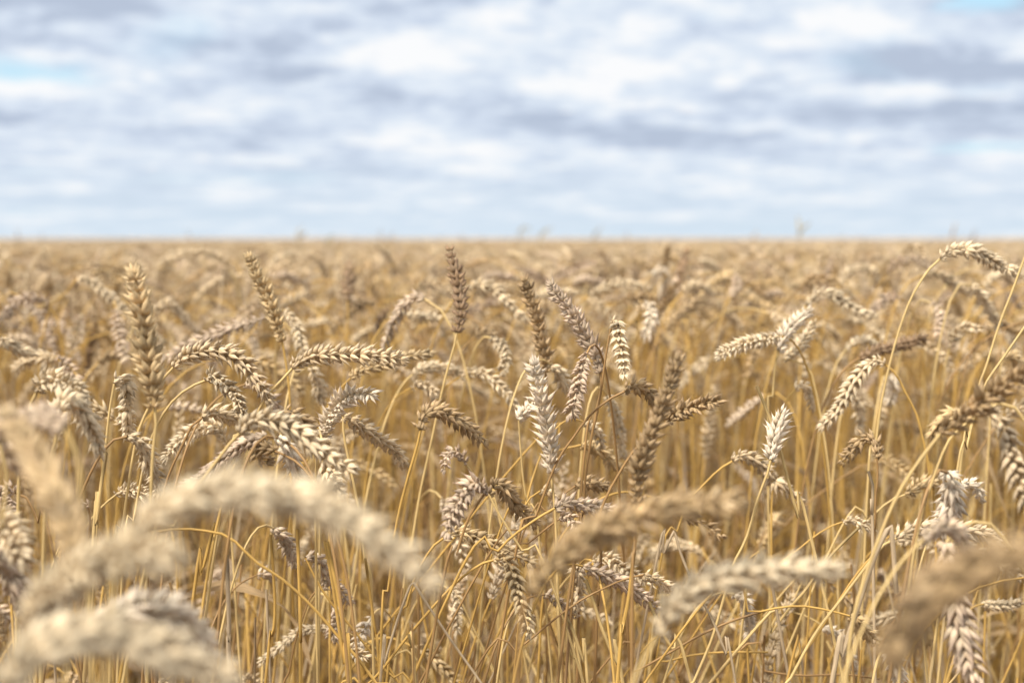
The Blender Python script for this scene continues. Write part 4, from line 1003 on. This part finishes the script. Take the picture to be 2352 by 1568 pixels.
# geometry of all clumps as a list of instances
jn = N.new('GeometryNodeJoinGeometry')
for l in list(g2i.inputs[0].links): Lk.new(l.from_socket, jn.inputs[0])
N.remove(g2i)
Lk.new(jn.outputs[0], iop.inputs['Instance']); iop.inputs['Pick Instance'].default_value = True
Lk.new(attr('idx', 'INT'), iop.inputs['Instance Index'])
cb = N.new('ShaderNodeCombineXYZ'); Lk.new(attr('rot', 'FLOAT'), cb.inputs[2])
e2r = N.new('FunctionNodeEulerToRotation'); Lk.new(cb.outputs[0], e2r.inputs[0]); Lk.new(e2r.outputs[0], iop.inputs['Rotation'])
cs = N.new('ShaderNodeCombineXYZ'); cs.inputs[0].default_value = 1; cs.inputs[1].default_value = 1; Lk.new(attr('scl', 'FLOAT'), cs.inputs[2])
Lk.new(cs.outputs[0], iop.inputs['Scale'])
Lk.new(iop.outputs[0], go.inputs[0])
md = far.modifiers.new('clumps', 'NODES'); md.node_group = gn

# ------------------------------------------------------------------ tall stems that break the horizon
TALL = [(40, 528, 7.0, 'b', 'w'), (95, 540, 8.0, 'b', 'w'), (430, 528, 7.5, 'l', 'w'), (700, 512, 6.0, 'l', 'g'), (772, 530, 6.5, 'l', 'g'),
        (875, 530, 7.0, 'b', 'w'), (905, 534, 8.0, 'd', 'w'), (1060, 538, 8.0, 'b', 'w'), (1218, 505, 5.5, 'l', 'g'), (1255, 512, 5.5, 'l', 'g'), (1378, 520, 7.5, 'l', 'g'),
        (1440, 535, 8.0, 'b', 'w'), (1738, 532, 7.0, 'l', 'w'), (1852, 498, 5.0, 'l', 'g'), (2195, 515, 5.5, 'l', 'w'), (2240, 528, 7.0, 'd', 'w')]
TLAB = {40: 'far left', 95: 'second from the left', 430: 'above the golden leaning ear on its left', 700: 'thin pale, left of the blurred whitish curved ear',
        772: 'just right of the blurred whitish curved ear', 875: 'right above the blurred pale curved ear', 905: 'the dark one over the small blurred white ear',
        1060: 'just right of the lone dark upright ear', 1218: 'left one of the green pair at the middle', 1255: 'right one of the green pair at the middle',
        1378: 'a little right of the green pair', 1440: 'left of the blurred dark upright ear', 1738: 'slanting brown one right of centre', 1852: 'grey green with a drooping top, right of centre',
        2195: 'above the highest arching ear at right', 2240: 'dark one just right of the highest arching ear'}
for (x, y, D, c, kd) in TALL:
    top = np.array((0, 0, EYE)) + ray(x, y) * D
    base = top.copy(); base[2] = 0; base[0] += nr.normal() * .05
    if kd == 'w':
        lean = nr.normal() * .02
        nk = top - np.array((lean * 1.5 + .01, 0, .075)); base[0] = nk[0] - .03
        mid = (base + nk) / 2 + np.array((nr.normal() * .01, 0, 0))
        ob = make_stalk(np.array([nk, (nk + top) / 2 + np.array((-.003, 0, 0)), top]), np.array([base, mid, nk]), COL[c], 'gg', nr.random() * 3, dict(splay=1, size=.75), 1,
                        'blurred wheat ear above the horizon, ' + TLAB[x], nr, False)
    else:
        root = bpy.data.objects.new('tall_grass', None); SC.collection.objects.link(root); root.location = base
        tag(root, 'greyish thin grass above the horizon, ' + TLAB[x], 'grass stalk', 'tall grass standing above the wheat')
        sl = .02 + nr.random() * .03
        m1 = MB(); stem_into(m1, np.array([base, (base + top) / 2, top - np.array((sl, 0, .05))]), .003, .0018, 5, 20, ((.40, .34, .21), (.44, .38, .26)), nr, False)
        m1.build('stem', M_STEM, root, base)
        m2 = MB()
        q = top - np.array((sl, 0, .05))
        for s_ in range(2):
            leaf_into(m2, q - np.array((0, 0, .02 * s_)), (sl * 20 + nr.normal() * .2, .1, 1.6), .07, .010, nr, (.43, .38, .27))
        m2.build('leaf', M_LEAF, root, base)

# ------------------------------------------------------------------ labels of the loose stalks, told from the landmarks beside them
ANCH = [(1240, 960, 'white upright ear'), (335, 780, 'tall upright left ear'), (800, 815, 'big level ear'), (1048, 680, 'lone dark upright ear'),
        (610, 690, 'golden leaning ear'), (640, 1150, 'big blurred arch'), (1490, 1010, 'soft dark leaning ear'), (1790, 990, 'fluffy white upright ear'),
        (2180, 1160, 'hanging fishbone ear'), (2230, 930, 'dark brown right edge ear'), (1420, 790, 'cream fishbone ear'),
        (1960, 900, 'drooping ear with dark gaps'), (2200, 1380, 'big brown foreground ear'), (1700, 1340, 'bottom right cream arch'),
        (690, 1020, 'large pale arching ear'), (2250, 590, 'highest arching ear'), (285, 930, 'straight hanging left ear'), (130, 900, 'cream left edge pair'),
        (1565, 620, 'blurred dark upright ear'), (797, 640, 'short dark upright ear'), (1330, 740, 'long grey brown leaning ear'), (1030, 970, 'brown curved ear'),
        (1120, 1240, 'sharp golden ear'), (1400, 1210, 'blurred brown foreground ear'), (800, 925, 'fluffy bleached ear'), (1800, 770, 'spiky yellowish ear')]
CN = {'t': 'tan', 'c': 'cream', 'g': 'golden', 'b': 'brown', 'l': 'greyish', 'w': 'whitish', 'd': 'dark brown'}


def posture(dv):
    if dv[2] > .75: return 'upright'
    if dv[2] > .2: return 'leaning ' + ('right' if dv[0] > 0 else 'left')
    if abs(dv[1]) > .8: return 'nodding ' + ('away' if dv[1] > 0 else 'forward')
    if dv[2] > -.45: return 'level, pointing ' + ('right' if dv[0] > 0 else 'left')
    if dv[2] < -.85: return 'hanging'
    return 'drooping ' + ('right' if dv[0] > 0 else 'left')


used = set()
for s in STALKS:
    if s['traced']: used.add(s['ob']['label'])
for s in STALKS:
    if s['traced']: continue
    x, y = s['x'], s['y']
    near = sorted(ANCH, key=lambda a: (a[0] - x) ** 2 + (a[1] - y) ** 2)[:6]
    soft = '' if s['D'] < 1.6 else 'soft ' if s['D'] < 2.3 else 'blurred small '
    opts = []
    for a in near:
        dx, dy = x - a[0], y - a[1]; dist = math.hypot(dx, dy)
        h = 'right' if dx > 0 else 'left'; v = 'below' if dy > 0 else 'above'
        if abs(dx) > 2.2 * abs(dy): rel = h + ' of'
        elif abs(dy) > 2.2 * abs(dx): rel = v
        else: rel = v + ' and ' + h + ' of'
        pre = 'just ' if dist < 110 else '' if dist < 260 else 'well '
        opts.append(f"{soft}{CN[s['col']]} wheat ear, {posture(s['dv'])}, {pre}{rel} the {a[2]}")
    lab = next((o for o in opts if o not in used and len(o.replace(',', '').split()) <= 16), min(opts, key=len))
    used.add(lab); s['ob']['label'] = lab
print('stalk objects', len(STALKS))

for o in SC.objects:
    if o.parent is None and o.get('label') and len(o['label'].replace(',', '').split()) > 16: print('LONG', o.name, o['label'])
